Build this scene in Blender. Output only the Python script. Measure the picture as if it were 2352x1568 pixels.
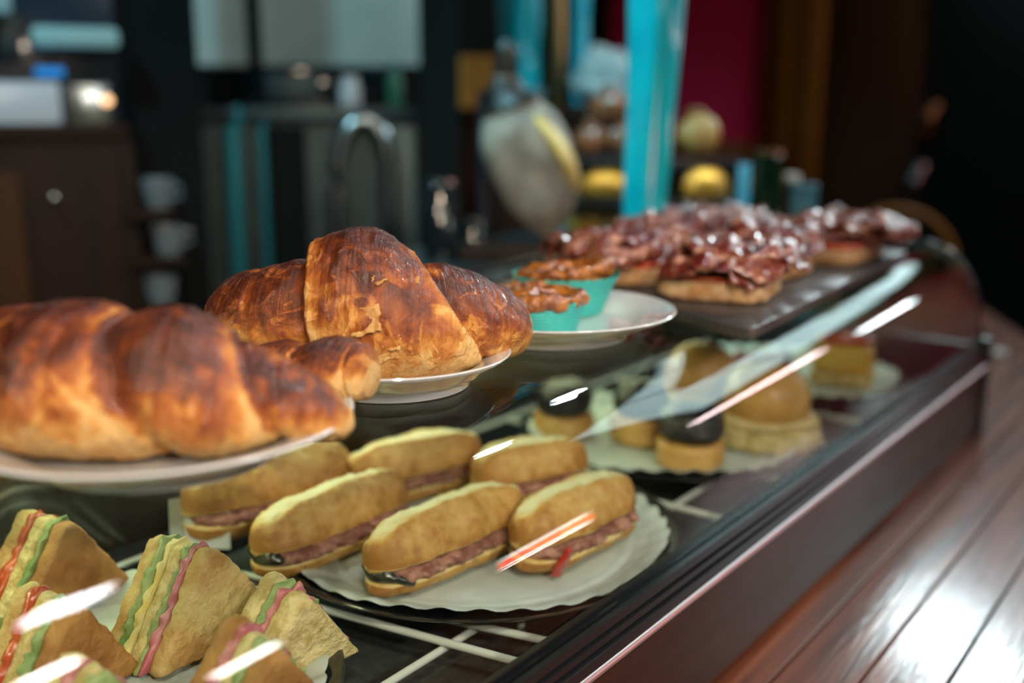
import bpy, bmesh, math, random
from mathutils import Vector, Matrix, noise
PI = math.pi
R = math.radians
sc = bpy.context.scene
for o in list(bpy.data.objects):
    bpy.data.objects.remove(o)

# ------------------------------------------------------------------ camera, world, light, exposure
YAW, PITCH, CAMZ, FPX = R(37.15), R(12.52), 0.16, 2350.0
cam_d = bpy.data.cameras.new('camera')
cam = bpy.data.objects.new('camera', cam_d)
sc.collection.objects.link(cam)
cam.location = (0, 0, CAMZ)
cam.rotation_euler = (PI / 2 - PITCH, 0, YAW)
cam_d.sensor_width = 36.0
cam_d.lens = 36.0 * FPX / 2352.0
cam_d.clip_start = 0.01
cam_d.dof.use_dof = True
cam_d.dof.focus_distance = 0.600
cam_d.dof.aperture_fstop = 2.5
sc.camera = cam
w = bpy.data.worlds.new('world')
sc.world = w
w.use_nodes = True
w.node_tree.nodes['Background'].inputs[0].default_value = (0.02, 0.05, 0.06, 1)
w.node_tree.nodes['Background'].inputs[1].default_value = 0.05
sc.view_settings.view_transform = 'Standard'
sc.view_settings.look = 'None'
sc.view_settings.gamma = 1.0
sc.view_settings.exposure = 0.0
sc.view_settings.use_curve_mapping = False
sc.cycles.transparent_max_bounces = 32
sc.cycles.max_bounces = 8
sc.cycles.use_denoising = True
sc.cycles.sample_clamp_indirect = 4.0
sc.cycles.caustics_reflective = False
sc.cycles.caustics_refractive = False


def area(name, loc, target, size, power, col, size_y=None):
    d = bpy.data.lights.new(name, 'AREA')
    d.energy = power
    d.color = col
    d.size = size
    if size_y:
        d.shape = 'RECTANGLE'
        d.size_y = size_y
    o = bpy.data.objects.new(name, d)
    sc.collection.objects.link(o)
    o.location = loc
    o.rotation_euler = (Vector(target) - Vector(loc)).to_track_quat('-Z', 'Y').to_euler()
    return o


def spot(name, loc, target, power, col, cone, radius, blend=0.6):
    d = bpy.data.lights.new(name, 'SPOT')
    d.energy = power
    d.color = col
    d.spot_size = R(cone)
    d.spot_blend = blend
    d.shadow_soft_size = radius
    o = bpy.data.objects.new(name, d)
    sc.collection.objects.link(o)
    o.location = loc
    o.rotation_euler = (Vector(target) - Vector(loc)).to_track_quat('-Z', 'Y').to_euler()
    return o


WARM, COOL, CYAN = (1.0, 0.78, 0.55), (0.62, 0.90, 1.0), (0.20, 0.78, 1.0)
# warm spots on the customers' side behind the photographer; small ceiling lamps along the bar; added cyan fill spots behind the bar
spot('spot_key', (0.62, -0.50, 1.15), (-0.42, 0.50, 0.0), 66.0, WARM, 46, 0.045)
spot('spot_low', (0.63, -0.20, 0.54), (-0.42, 0.38, 0.0), 26.0, (1.0, 0.84, 0.68), 44, 0.018)
spot('spot_low_side', (0.80, -0.02, 0.70), (-0.42, 0.38, 0.0), 16.0, (1.0, 0.90, 0.82), 44, 0.015)
spot('spot_small', (0.05, -0.95, 0.85), (-0.42, 0.35, 0.0), 30.0, (1.0, 0.84, 0.68), 36, 0.025)
spot('spot_side', (1.0, 0.55, 0.75), (-0.42, 0.50, 0.0), 24.0, (1.0, 0.88, 0.76), 40, 0.02)
area('ceiling_lamp_near', (-0.14, 0.92, 1.58), (-0.30, 0.60, -0.1), 0.15, 5.0, (0.95, 0.97, 1.0))
area('ceiling_lamp_side', (1.06, 1.06, 1.58), (-0.30, 0.60, -0.1), 0.13, 5.0, (1.0, 0.90, 0.80))
area('ceiling_lamp_far', (-0.48, 2.67, 1.60), (-0.40, 0.90, 0.0), 0.07, 5.0, (0.85, 0.95, 1.0))
area('ceiling_lamp_far_side', (0.24, 2.33, 1.60), (-0.40, 0.90, 0.0), 0.07, 5.0, (1.0, 0.90, 0.82))
area('wall_lamp', (2.40, 1.95, 0.60), (-0.30, 0.3, 0.0), 0.22, 4.0, (1.0, 0.93, 0.88))
area('wall_sign_red', (2.00, 3.22, -0.28), (-0.30, 0.45, -0.07), 0.62, 6.0, (1.0, 0.07, 0.035), 0.12)
area('wall_sign_upper', (2.00, 3.22, -0.175), (-0.30, 0.45, -0.07), 0.62, 1.3, (1.0, 0.9, 0.85), 0.06)
area('wall_sign_lower', (2.00, 3.22, -0.362), (-0.30, 0.45, -0.07), 0.62, 1.6, (1.0, 0.9, 0.88), 0.02)
area('wall_lamp_small', (0.36, 3.20, 0.33), (-0.30, 1.0, 0.0), 0.20, 0.7, (0.9, 0.97, 1.0), 0.04)
area('strip_pink', (0.75, 3.25, 0.41), (-0.30, 0.8, 0.0), 0.80, 2.4, (1.0, 0.72, 0.74), 0.05)
area('lamp_end_wall', (-0.66, 3.20, 1.02), (-0.2, 0.9, -0.25), 0.18, 9.0, (0.80, 0.96, 1.0))
spot('fill_coffee', (-1.30, 0.10, 1.25), (-1.62, 1.25, 0.15), 48.0, (0.45, 0.86, 1.0), 62, 0.06)  # added fill to brighten the coffee machine and cabinet, no real fitting
spot('fill_post', (-0.98, 0.62, 1.35), (-0.80, 1.45, 0.10), 80.0, (0.36, 0.88, 1.0), 50, 0.05)  # added cyan light aimed at the wrapped post, not a lamp of the bar


# ------------------------------------------------------------------ pixel rays of the 2352x1568 photograph -> metres
CY, SY, CP, SP = math.cos(YAW), math.sin(YAW), math.cos(PITCH), math.sin(PITCH)


def ray(px, py):
    x, y = px - 1176.0, 784.0 - py
    fw, up = FPX * CP + y * SP, -FPX * SP + y * CP
    return Vector((x * CY - fw * SY, x * SY + fw * CY, up))


CAM = Vector((0, 0, CAMZ))


def P(px, py, z):
    d = ray(px, py)
    return CAM + d * ((z - CAMZ) / d.z)


def D(px, py, dist):
    d = ray(px, py)
    return CAM + d * (dist / math.hypot(d.x, d.y))


def facing(px):
    d = ray(px, 784)
    return math.atan2(d.y, d.x) - PI / 2


# ------------------------------------------------------------------ materials
def new_mat(name):
    m = bpy.data.materials.new(name)
    m.use_nodes = True
    return m, m.node_tree.nodes, m.node_tree.links, m.node_tree.nodes['Principled BSDF']


def rgba(c):
    return (c[0], c[1], c[2], 1.0)


def mat(name, c1, c2=None, rough=0.5, scale=20.0, metal=0.0, coat=0.0, coat_rough=0.08, bump=0.0, bscale=60.0,
        stretch=None, spec=0.5, sss=0.0, lo=0.35, hi=0.65, detail=4.0, rough2=None, emit=None, estr=0.0, coords='Object', trans=0.0):
    m, N, L, b = new_mat(name)
    b.inputs['Base Color'].default_value = rgba(c1)
    b.inputs['Roughness'].default_value = rough
    b.inputs['Metallic'].default_value = metal
    b.inputs['Specular IOR Level'].default_value = spec
    b.inputs['Coat Weight'].default_value = coat
    b.inputs['Coat Roughness'].default_value = coat_rough
    b.inputs['Transmission Weight'].default_value = trans
    if sss:
        b.inputs['Subsurface Weight'].default_value = sss
        b.inputs['Subsurface Radius'].default_value = (0.01, 0.006, 0.003)
        b.inputs['Subsurface Scale'].default_value = 0.5
    if emit:
        b.inputs['Emission Color'].default_value = rgba(emit)
        b.inputs['Emission Strength'].default_value = estr
    tc = N.new('ShaderNodeTexCoord')
    mp = N.new('ShaderNodeMapping')
    if stretch:
        mp.inputs['Scale'].default_value = stretch
    L.new(tc.outputs[coords], mp.inputs['Vector'])
    if c2 is not None:
        n = N.new('ShaderNodeTexNoise')
        n.inputs['Scale'].default_value = scale
        n.inputs['Detail'].default_value = detail
        L.new(mp.outputs[0], n.inputs['Vector'])
        mr = N.new('ShaderNodeMapRange')
        mr.inputs[1].default_value = lo
        mr.inputs[2].default_value = hi
        L.new(n.outputs['Fac'], mr.inputs[0])
        mx = N.new('ShaderNodeMix')
        mx.data_type = 'RGBA'
        mx.inputs['A'].default_value = rgba(c1)
        mx.inputs['B'].default_value = rgba(c2)
        L.new(mr.outputs[0], mx.inputs['Factor'])
        L.new(mx.outputs['Result'], b.inputs['Base Color'])
        if rough2 is not None:
            r2 = N.new('ShaderNodeMapRange')
            r2.inputs[1].default_value = lo
            r2.inputs[2].default_value = hi
            r2.inputs[3].default_value = rough
            r2.inputs[4].default_value = rough2
            L.new(n.outputs['Fac'], r2.inputs[0])
            L.new(r2.outputs[0], b.inputs['Roughness'])
    if bump:
        n2 = N.new('ShaderNodeTexNoise')
        n2.inputs['Scale'].default_value = bscale
        n2.inputs['Detail'].default_value = 5.0
        L.new(mp.outputs[0], n2.inputs['Vector'])
        bp = N.new('ShaderNodeBump')
        bp.inputs['Strength'].default_value = bump
        bp.inputs['Distance'].default_value = 0.002
        L.new(n2.outputs['Fac'], bp.inputs['Height'])
        L.new(bp.outputs[0], b.inputs['Normal'])
        L.new(bp.outputs[0], b.inputs['Coat Normal'])
    return m


def pastry_mat(name):
    """croissant crust: 'bake' (per vertex) drives pale dough -> dark glaze; fibres run round the roll"""
    m, N, L, b = new_mat(name)
    a = N.new('ShaderNodeAttribute'); a.attribute_name = 'bake'
    al = N.new('ShaderNodeAttribute'); al.attribute_name = 'along'
    ar = N.new('ShaderNodeAttribute'); ar.attribute_name = 'around'
    cb = N.new('ShaderNodeCombineXYZ')
    L.new(al.outputs['Fac'], cb.inputs[0]); L.new(ar.outputs['Fac'], cb.inputs[1])
    fib = N.new('ShaderNodeTexNoise'); fib.inputs['Scale'].default_value = 1.0; fib.inputs['Detail'].default_value = 6
    mp = N.new('ShaderNodeMapping'); mp.inputs['Scale'].default_value = (110, 2.6, 1)
    L.new(cb.outputs[0], mp.inputs[0]); L.new(mp.outputs[0], fib.inputs['Vector'])
    tc = N.new('ShaderNodeTexCoord')
    blot = N.new('ShaderNodeTexNoise'); blot.inputs['Scale'].default_value = 75; blot.inputs['Detail'].default_value = 8
    blot.inputs['Roughness'].default_value = 0.65
    blot.inputs['Distortion'].default_value = 0.6
    L.new(tc.outputs['Object'], blot.inputs['Vector'])

    def math_(op, x, y):
        n = N.new('ShaderNodeMath'); n.operation = op
        for i, v in enumerate((x, y)):
            if isinstance(v, (int, float)):
                n.inputs[i].default_value = v
            else:
                L.new(v, n.inputs[i])
        return n.outputs[0]
    f1 = math_('MULTIPLY', math_('SUBTRACT', fib.outputs['Fac'], 0.5), 0.24)
    f2 = math_('MULTIPLY', math_('SUBTRACT', blot.outputs['Fac'], 0.5), 1.15)
    torn = N.new('ShaderNodeTexNoise'); torn.inputs['Scale'].default_value = 34; torn.inputs['Detail'].default_value = 7
    torn.inputs['Distortion'].default_value = 2.2
    L.new(tc.outputs['Object'], torn.inputs['Vector'])
    tr = N.new('ShaderNodeMapRange'); tr.inputs[1].default_value = 0.54; tr.inputs[2].default_value = 0.60
    L.new(torn.outputs['Fac'], tr.inputs[0])
    f3 = math_('MULTIPLY', tr.outputs[0], -0.22)
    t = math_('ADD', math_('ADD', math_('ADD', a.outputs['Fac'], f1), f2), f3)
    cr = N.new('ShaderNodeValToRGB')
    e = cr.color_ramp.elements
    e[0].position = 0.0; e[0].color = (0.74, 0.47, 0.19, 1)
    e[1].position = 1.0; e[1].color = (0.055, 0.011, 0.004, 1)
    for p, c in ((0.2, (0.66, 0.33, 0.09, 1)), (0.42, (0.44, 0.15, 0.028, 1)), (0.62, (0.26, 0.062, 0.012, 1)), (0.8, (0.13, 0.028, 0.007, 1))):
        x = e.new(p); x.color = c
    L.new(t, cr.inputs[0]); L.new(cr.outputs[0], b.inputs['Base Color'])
    bp = N.new('ShaderNodeBump'); bp.inputs['Strength'].default_value = 0.7; bp.inputs['Distance'].default_value = 0.003
    L.new(math_('ADD', math_('ADD', fib.outputs['Fac'], blot.outputs['Fac']), math_('MULTIPLY', tr.outputs[0], 0.25)), bp.inputs['Height'])
    L.new(bp.outputs[0], b.inputs['Normal'])
    # egg-wash shine only where it is browned
    mr = N.new('ShaderNodeMapRange'); mr.inputs[1].default_value = 0.2; mr.inputs[2].default_value = 0.55
    mr.inputs[3].default_value = 0.0; mr.inputs[4].default_value = 0.8
    L.new(t, mr.inputs[0]); L.new(mr.outputs[0], b.inputs['Coat Weight'])
    b.inputs['Coat Roughness'].default_value = 0.05
    b.inputs['Coat IOR'].default_value = 1.5
    spk = N.new('ShaderNodeTexNoise'); spk.inputs['Scale'].default_value = 125; spk.inputs['Detail'].default_value = 3
    L.new(tc.outputs['Object'], spk.inputs['Vector'])
    bp2 = N.new('ShaderNodeBump'); bp2.inputs['Strength'].default_value = 1.0; bp2.inputs['Distance'].default_value = 0.0032
    L.new(spk.outputs['Fac'], bp2.inputs['Height']); L.new(bp.outputs[0], bp2.inputs['Normal'])
    L.new(bp2.outputs[0], b.inputs['Coat Normal'])
    b.inputs['Roughness'].default_value = 0.6
    b.inputs['Specular IOR Level'].default_value = 0.25
    return m


def glass_mat(name, tint=(0.93, 0.97, 0.96), rough=0.0, ior=1.5):
    """thin clear glazing: what is not mirrored goes straight through"""
    m, N, L, b = new_mat(name)
    N.remove(b)
    out = N['Material Output']
    g = N.new('ShaderNodeNewGeometry')
    mr = N.new('ShaderNodeMapRange')
    mr.inputs[3].default_value = ior
    mr.inputs[4].default_value = 1.0 / ior
    L.new(g.outputs['Backfacing'], mr.inputs[0])
    fr = N.new('ShaderNodeFresnel')
    L.new(mr.outputs[0], fr.inputs['IOR'])
    t = N.new('ShaderNodeBsdfTransparent'); t.inputs[0].default_value = rgba(tint)
    gl = N.new('ShaderNodeBsdfGlossy'); gl.inputs['Roughness'].default_value = rough
    mx = N.new('ShaderNodeMixShader')
    L.new(fr.outputs[0], mx.inputs[0]); L.new(t.outputs[0], mx.inputs[1]); L.new(gl.outputs[0], mx.inputs[2])
    L.new(mx.outputs[0], out.inputs['Surface'])
    return m


def wood_mat(name, c1, c2, rough=0.3, coat=0.5, stretch=(14, 1.2, 14), scale=6.0, bump=0.25, coat_rough=0.1, spec=0.3):
    m = mat(name, c1, c2, rough=rough, spec=spec, scale=scale, coat=coat, coat_rough=coat_rough, bump=bump, bscale=scale * 5, stretch=stretch, lo=0.3, hi=0.7, detail=8)
    return m


M = {}
M['pastry'] = pastry_mat('glazed_pastry')
M['glass'] = glass_mat('clear_glass')
M['porcelain'] = mat('white_porcelain', (0.62, 0.66, 0.68), rough=0.12, coat=0.6, coat_rough=0.03)
M['cup_grey'] = mat('blue_grey_glaze', (0.16, 0.20, 0.22), rough=0.2, coat=0.4)
M['black_plastic'] = mat('black_plastic', (0.012, 0.013, 0.016), (0.02, 0.02, 0.025), rough=0.28, scale=8)
M['black_rail'] = mat('black_rail', (0.010, 0.011, 0.014), rough=0.22, coat=0.3)
M['alu'] = mat('brushed_rail_edge', (0.80, 0.72, 0.74), rough=0.38, metal=1.0)
M['dark_steel'] = mat('dark_steel_floor', (0.10, 0.12, 0.115), (0.15, 0.17, 0.16), rough=0.42, metal=0.6, scale=180, bump=0.15, bscale=400)
M['front_panel'] = wood_mat('dark_lacquered_wood', (0.022, 0.009, 0.008), (0.042, 0.016, 0.011), rough=0.32, coat=0.22, stretch=(3, 1, 22), scale=3)
M['plank'] = wood_mat('varnished_plank', (0.045, 0.013, 0.009), (0.20, 0.060, 0.026), rough=0.55, coat=0.9, stretch=(18, 0.9, 18), scale=4.5, bump=0.16, coat_rough=0.16, spec=0.12)
M['wire'] = mat('white_coated_wire', (0.60, 0.62, 0.57), rough=0.35)
M['bun'] = mat('baguette_crust', (0.62, 0.36, 0.13), (0.70, 0.49, 0.24), rough=0.6, scale=28, bump=0.35, bscale=260, detail=6)
M['roll'] = None
M['bun_pale'] = mat('floury_split_crust', (0.74, 0.58, 0.32), (0.63, 0.44, 0.19), rough=0.75, scale=60, bump=0.6, bscale=220)
M['bun_gold'] = mat('golden_roll_crust', (0.48, 0.22, 0.05), (0.62, 0.36, 0.11), rough=0.45, scale=22, bump=0.2, bscale=220, coat=0.2)
M['pate'] = mat('pink_meat_filling', (0.46, 0.22, 0.16), (0.24, 0.085, 0.065), rough=0.55, scale=150, bump=0.9, bscale=220, lo=0.4, hi=0.6)
M['pepper_dark'] = mat('dark_roast_vegetable', (0.014, 0.014, 0.012), (0.05, 0.055, 0.03), rough=0.25, scale=70, coat=0.5, bump=0.5, bscale=90)
M['sauce'] = mat('red_sauce', (0.45, 0.022, 0.008), rough=0.12, coat=0.8)
M['crumb'] = mat('bread_crumb', (0.72, 0.58, 0.29), (0.52, 0.37, 0.14), rough=0.8, scale=120, bump=0.9, bscale=300, lo=0.4, hi=0.6)
M['toast_face'] = mat('toasted_bread_face', (0.66, 0.50, 0.21), (0.42, 0.22, 0.065), rough=0.8, scale=45, bump=0.9, bscale=260)
M['toast_crust'] = mat('toast_crust', (0.30, 0.12, 0.030), (0.48, 0.24, 0.07), rough=0.7, scale=50, bump=0.7, bscale=240)
M['lettuce'] = mat('lettuce', (0.12, 0.22, 0.06), (0.36, 0.42, 0.17), rough=0.5, scale=50, bump=0.6, bscale=120)
M['egg'] = mat('egg_spread', (0.66, 0.50, 0.12), (0.75, 0.66, 0.36), rough=0.6, scale=70, bump=0.7, bscale=160)
M['tomato'] = mat('tomato', (0.42, 0.045, 0.018), (0.55, 0.12, 0.04), rough=0.25, scale=60, coat=0.5, bump=0.5, bscale=150)
M['cooked_ham'] = mat('pink_ham', (0.55, 0.22, 0.22), (0.42, 0.10, 0.12), rough=0.4, scale=60, bump=0.4)
M['paper'] = mat('white_paper', (0.60, 0.65, 0.62), (0.52, 0.58, 0.56), rough=0.65, scale=40, bump=0.15, bscale=160)
M['tray'] = mat('black_tray', (0.012, 0.014, 0.014), rough=0.2, coat=0.4)
M['liner'] = mat('teal_paper_cup', (0.035, 0.40, 0.36), (0.05, 0.46, 0.42), rough=0.6, scale=30)
M['tart'] = mat('caramel_glaze', (0.44, 0.15, 0.012), (0.13, 0.030, 0.005), rough=0.3, scale=95, coat=0.95, coat_rough=0.08, bump=1.0, bscale=150, lo=0.42, hi=0.62, detail=7)
M['tart_crust'] = mat('baked_tart_rim', (0.44, 0.16, 0.022), (0.17, 0.045, 0.010), rough=0.4, scale=120, coat=0.8, bump=0.9, bscale=240)
M['slate'] = mat('slate', (0.028, 0.026, 0.026), (0.075, 0.068, 0.068), rough=0.42, scale=14, bump=0.5, bscale=90)
M['toast_bread'] = mat('toast_bread', (0.62, 0.42, 0.24), (0.42, 0.21, 0.08), rough=0.8, scale=70, bump=0.8, bscale=250)
M['tomato_rub'] = mat('grated_tomato', (0.40, 0.030, 0.012), (0.52, 0.11, 0.03), rough=0.2, scale=60, coat=0.6, bump=0.6, bscale=160)
M['morcilla'] = mat('black_sausage', (0.010, 0.010, 0.011), (0.032, 0.028, 0.028), rough=0.4, scale=130, bump=0.8, bscale=230)
M['dark_wood'] = wood_mat('dark_wood', (0.012, 0.005, 0.003), (0.026, 0.010, 0.005), rough=0.5, coat=0.0, spec=0.2, stretch=(9, 9, 0.8), scale=3)
M['brown_wood'] = wood_mat('brown_wood', (0.19, 0.060, 0.006), (0.27, 0.088, 0.008), rough=0.5, coat=0.0, spec=0.2, stretch=(9, 9, 0.8), scale=3)
M['deep_brown'] = mat('deep_brown_panel', (0.045, 0.015, 0.003), (0.060, 0.021, 0.005), rough=0.5, scale=3, stretch=(9, 9, 0.8), spec=0.2)
M['red_wall'] = mat('crimson_paint', (0.80, 0.008, 0.075), (0.84, 0.010, 0.082), rough=0.6, scale=6)
M['dark_paint'] = mat('near_black_paint', (0.004, 0.006, 0.006), rough=0.7, spec=0.12)
M['plaster'] = mat('grey_plaster', (0.10, 0.11, 0.11), rough=0.8)
M['steel'] = mat('stainless_steel', (0.42, 0.50, 0.52), rough=0.24, metal=1.0)
M['cyan_light_steel'] = mat('steel_painted_cyan_light', (0.04, 0.27, 0.31), rough=0.32, metal=0.7)  # cyan light on the bar handles is put into the steel colour
M['dull_steel'] = mat('dull_dark_steel', (0.05, 0.075, 0.08), (0.07, 0.10, 0.105), rough=0.35, metal=0.7, scale=10)
M['frost'] = mat('frosted_pane', (0.40, 0.50, 0.46), (0.30, 0.40, 0.38), rough=0.55, scale=5, emit=(0.42, 0.60, 0.54), estr=0.10)
M['white_enamel'] = mat('white_enamel', (0.60, 0.64, 0.68), rough=0.25)
M['cyan_wrap'] = mat('cyan_glossy_wrap', (0.002, 0.52, 0.70), (0.01, 0.66, 0.80), rough=0.2, scale=14, coat=0.8, coat_rough=0.1, bump=0.3, bscale=30)
M['ham_skin'] = mat('cured_ham_rind', (0.17, 0.15, 0.125), (0.36, 0.32, 0.26), rough=0.55, scale=24, bump=0.5, bscale=60)
M['ham_fat'] = mat('yellow_ham_fat', (0.74, 0.46, 0.08), (0.80, 0.60, 0.24), rough=0.45, scale=60)
M['hoof'] = mat('black_hoof', (0.012, 0.011, 0.010), rough=0.4)
M['tortilla'] = mat('yellow_omelette', (0.72, 0.52, 0.12), (0.66, 0.34, 0.04), rough=0.4, scale=22, bump=0.3, coat=0.3)
M['green_glass'] = mat('dark_green_bottle', (0.004, 0.022, 0.008), rough=0.08, coat=0.6)
M['blue_card'] = mat('blue_card', (0.02, 0.17, 0.26), rough=0.5)
M['yellow_card'] = mat('ochre_card', (0.55, 0.29, 0.045), rough=0.6)
M['brass'] = mat('brass', (0.38, 0.22, 0.10), rough=0.35, metal=1.0)
M['cloth'] = mat('grey_white_cloth', (0.42, 0.48, 0.48), rough=0.9)
M['bottle_black'] = mat('black_glass', (0.006, 0.009, 0.011), rough=0.08, coat=0.7)


def ham_mat():
    m, N, L, b = new_mat('cured_ham_slice')
    tc = N.new('ShaderNodeTexCoord')
    n = N.new('ShaderNodeTexNoise'); n.inputs['Scale'].default_value = 38; n.inputs['Detail'].default_value = 6; n.inputs['Distortion'].default_value = 1.6
    L.new(tc.outputs['Object'], n.inputs['Vector'])
    cr = N.new('ShaderNodeValToRGB'); e = cr.color_ramp.elements
    e[0].position = 0.30; e[0].color = (0.085, 0.012, 0.010, 1)
    e[1].position = 0.74; e[1].color = (0.62, 0.34, 0.26, 1)
    for p, c in ((0.48, (0.15, 0.022, 0.015, 1)), (0.56, (0.23, 0.065, 0.034, 1)), (0.62, (0.36, 0.17, 0.10, 1))):
        x = e.new(p); x.color = c
    L.new(n.outputs['Fac'], cr.inputs[0]); L.new(cr.outputs[0], b.inputs['Base Color'])
    b.inputs['Roughness'].default_value = 0.3
    b.inputs['Coat Weight'].default_value = 1.0
    b.inputs['Coat Roughness'].default_value = 0.09
    n2 = N.new('ShaderNodeTexNoise'); n2.inputs['Scale'].default_value = 170; n2.inputs['Detail'].default_value = 3
    L.new(tc.outputs['Object'], n2.inputs['Vector'])
    bp = N.new('ShaderNodeBump'); bp.inputs['Strength'].default_value = 0.6; bp.inputs['Distance'].default_value = 0.002
    L.new(n2.outputs['Fac'], bp.inputs['Height'])
    L.new(bp.outputs[0], b.inputs['Normal']); L.new(bp.outputs[0], b.inputs['Coat Normal'])
    return m


M['ham'] = ham_mat()


def emis(name, col, s):
    m, N, L, b = new_mat(name)
    b.inputs['Base Color'].default_value = rgba(col)
    b.inputs['Emission Color'].default_value = rgba(col)
    b.inputs['Emission Strength'].default_value = s
    return m


M['daylight'] = emis('daylight_pane', (0.70, 0.95, 0.97), 3.2)
M['led'] = emis('led_light', (0.95, 1.0, 0.55), 9.0)
M['pilot'] = emis('warm_pilot_lamp', (1.0, 0.55, 0.28), 2.6)
M['blue_led'] = emis('blue_display', (0.02, 0.30, 0.85), 0.3)

# ------------------------------------------------------------------ object helpers
ORG = {}


def _link(o):
    sc.collection.objects.link(o)


def thing(name, label, cat, loc=(0, 0, 0), group=None):
    o = bpy.data.objects.new(name, None)
    o.empty_display_size = 0.02
    _link(o)
    o.location = loc
    o['label'] = label
    o['category'] = cat
    if group:
        o['group'] = group
    ORG[o.name] = Vector(loc)
    return o


def tag(o, label, cat, group=None):
    o['label'] = label
    o['category'] = cat
    if group:
        o['group'] = group
    return o


def structure(o):
    o['kind'] = 'structure'
    return o


def mesh_obj(name, geo, m, parent=None, smooth=True, attrs=None, angle=40, origin=None):
    """geo = (verts, faces) in world metres; the origin goes to the parent's base (or to the mesh's own base)"""
    vs, fs = geo
    if parent is not None:
        org = ORG[parent.name]
    elif origin is not None:
        org = Vector(origin)
    else:
        zs = min(v[2] for v in vs)
        n = len(vs)
        org = Vector((sum(v[0] for v in vs) / n, sum(v[1] for v in vs) / n, zs))
    me = bpy.data.meshes.new(name)
    me.from_pydata([(v[0] - org.x, v[1] - org.y, v[2] - org.z) for v in vs], [], fs)
    me.materials.append(m)
    if attrs:
        for k, a in attrs.items():
            at = me.attributes.new(k, 'FLOAT', 'POINT')
            at.data.foreach_set('value', a)
    me.update()
    bm = bmesh.new(); bm.from_mesh(me)
    bmesh.ops.recalc_face_normals(bm, faces=bm.faces)
    bm.to_mesh(me); bm.free()
    if smooth:
        me.polygons.foreach_set('use_smooth', [True] * len(me.polygons))
        me.set_sharp_from_angle(angle=R(angle))
    o = bpy.data.objects.new(name, me)
    _link(o)
    if parent is not None:
        o.parent = parent
        ORG[o.name] = org
    else:
        o.location = org
        ORG[o.name] = org
    return o


def join(*geos):
    V, Fc = [], []
    for vs, fs in geos:
        k = len(V)
        V += list(vs)
        Fc += [tuple(i + k for i in f) for f in fs]
    return V, Fc


def xf(geo, mtx):
    return [mtx @ Vector(v) for v in geo[0]], geo[1]


def place(geo, loc, rz=0.0, rx=0.0, ry=0.0, s=1.0):
    m = Matrix.Translation(loc) @ Matrix.Rotation(rz, 4, 'Z') @ Matrix.Rotation(ry, 4, 'Y') @ Matrix.Rotation(rx, 4, 'X') @ Matrix.Scale(s, 4)
    return xf(geo, m)


def box(x0, x1, y0, y1, z0, z1, bev=0.0):
    bm = bmesh.new()
    bmesh.ops.create_cube(bm, size=1.0)
    for v in bm.verts:
        v.co = Vector(((x0 + x1) / 2 + v.co.x * (x1 - x0), (y0 + y1) / 2 + v.co.y * (y1 - y0), (z0 + z1) / 2 + v.co.z * (z1 - z0)))
    if bev > 0:
        bmesh.ops.bevel(bm, geom=list(bm.edges), offset=bev, segments=2, affect='EDGES', profile=0.6)
    bm.verts.index_update()
    g = [v.co.copy() for v in bm.verts], [tuple(v.index for v in f.verts) for f in bm.faces]
    bm.free()
    return g


def lathe(prof, n=64, cap=True, fn=None):
    """profile [(r, z)...] round the z axis; fn(theta, i, r, z) -> (r, z)"""
    V, Fc = [], []
    for i, (r, z) in enumerate(prof):
        for k in range(n):
            th = 2 * PI * k / n
            rr, zz = fn(th, i, r, z) if fn else (r, z)
            V.append(Vector((rr * math.cos(th), rr * math.sin(th), zz)))
    m = len(prof)
    for i in range(m - 1):
        for k in range(n):
            Fc.append((i * n + k, i * n + (k + 1) % n, (i + 1) * n + (k + 1) % n, (i + 1) * n + k))
    if cap:
        Fc.append(tuple(reversed(range(n))))
        Fc.append(tuple((m - 1) * n + k for k in range(n)))
    return V, Fc


def tube(pts, rad, n=10, cap=True):
    pts = [Vector(p) for p in pts]
    rads = rad if isinstance(rad, (list, tuple)) else [rad] * len(pts)
    V, Fc = [], []
    ref = Vector((0, 0, 1))
    for i, p in enumerate(pts):
        a = pts[max(i - 1, 0)]
        c = pts[min(i + 1, len(pts) - 1)]
        t = (c - a).normalized()
        s = t.cross(ref)
        if s.length < 0.05:
            s = t.cross(Vector((0.3, 1, 0)))
        s.normalize()
        u = s.cross(t)
        for k in range(n):
            th = 2 * PI * k / n
            V.append(p + (s * math.cos(th) + u * math.sin(th)) * rads[i])
    for i in range(len(pts) - 1):
        for k in range(n):
            Fc.append((i * n + k, i * n + (k + 1) % n, (i + 1) * n + (k + 1) % n, (i + 1) * n + k))
    if cap:
        Fc.append(tuple(reversed(range(n))))
        Fc.append(tuple((len(pts) - 1) * n + k for k in range(n)))
    return V, Fc


def sweep_y(prof, y0, y1, closed=True, ny=1):
    """closed XZ outline drawn along Y"""
    V, Fc = [], []
    n = len(prof)
    for j in range(ny + 1):
        y = y0 + (y1 - y0) * j / ny
        V += [Vector((x, y, z)) for x, z in prof]
    for j in range(ny):
        for k in range(n):
            Fc.append((j * n + k, j * n + (k + 1) % n, (j + 1) * n + (k + 1) % n, (j + 1) * n + k))
    Fc.append(tuple(range(n)))
    Fc.append(tuple(ny * n + k for k in reversed(range(n))))
    return V, Fc


def nz(p, s, seed=0.0):
    return noise.noise(Vector((p[0] * s + seed * 17.3, p[1] * s + seed * 5.1, p[2] * s - seed * 9.7)))


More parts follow.
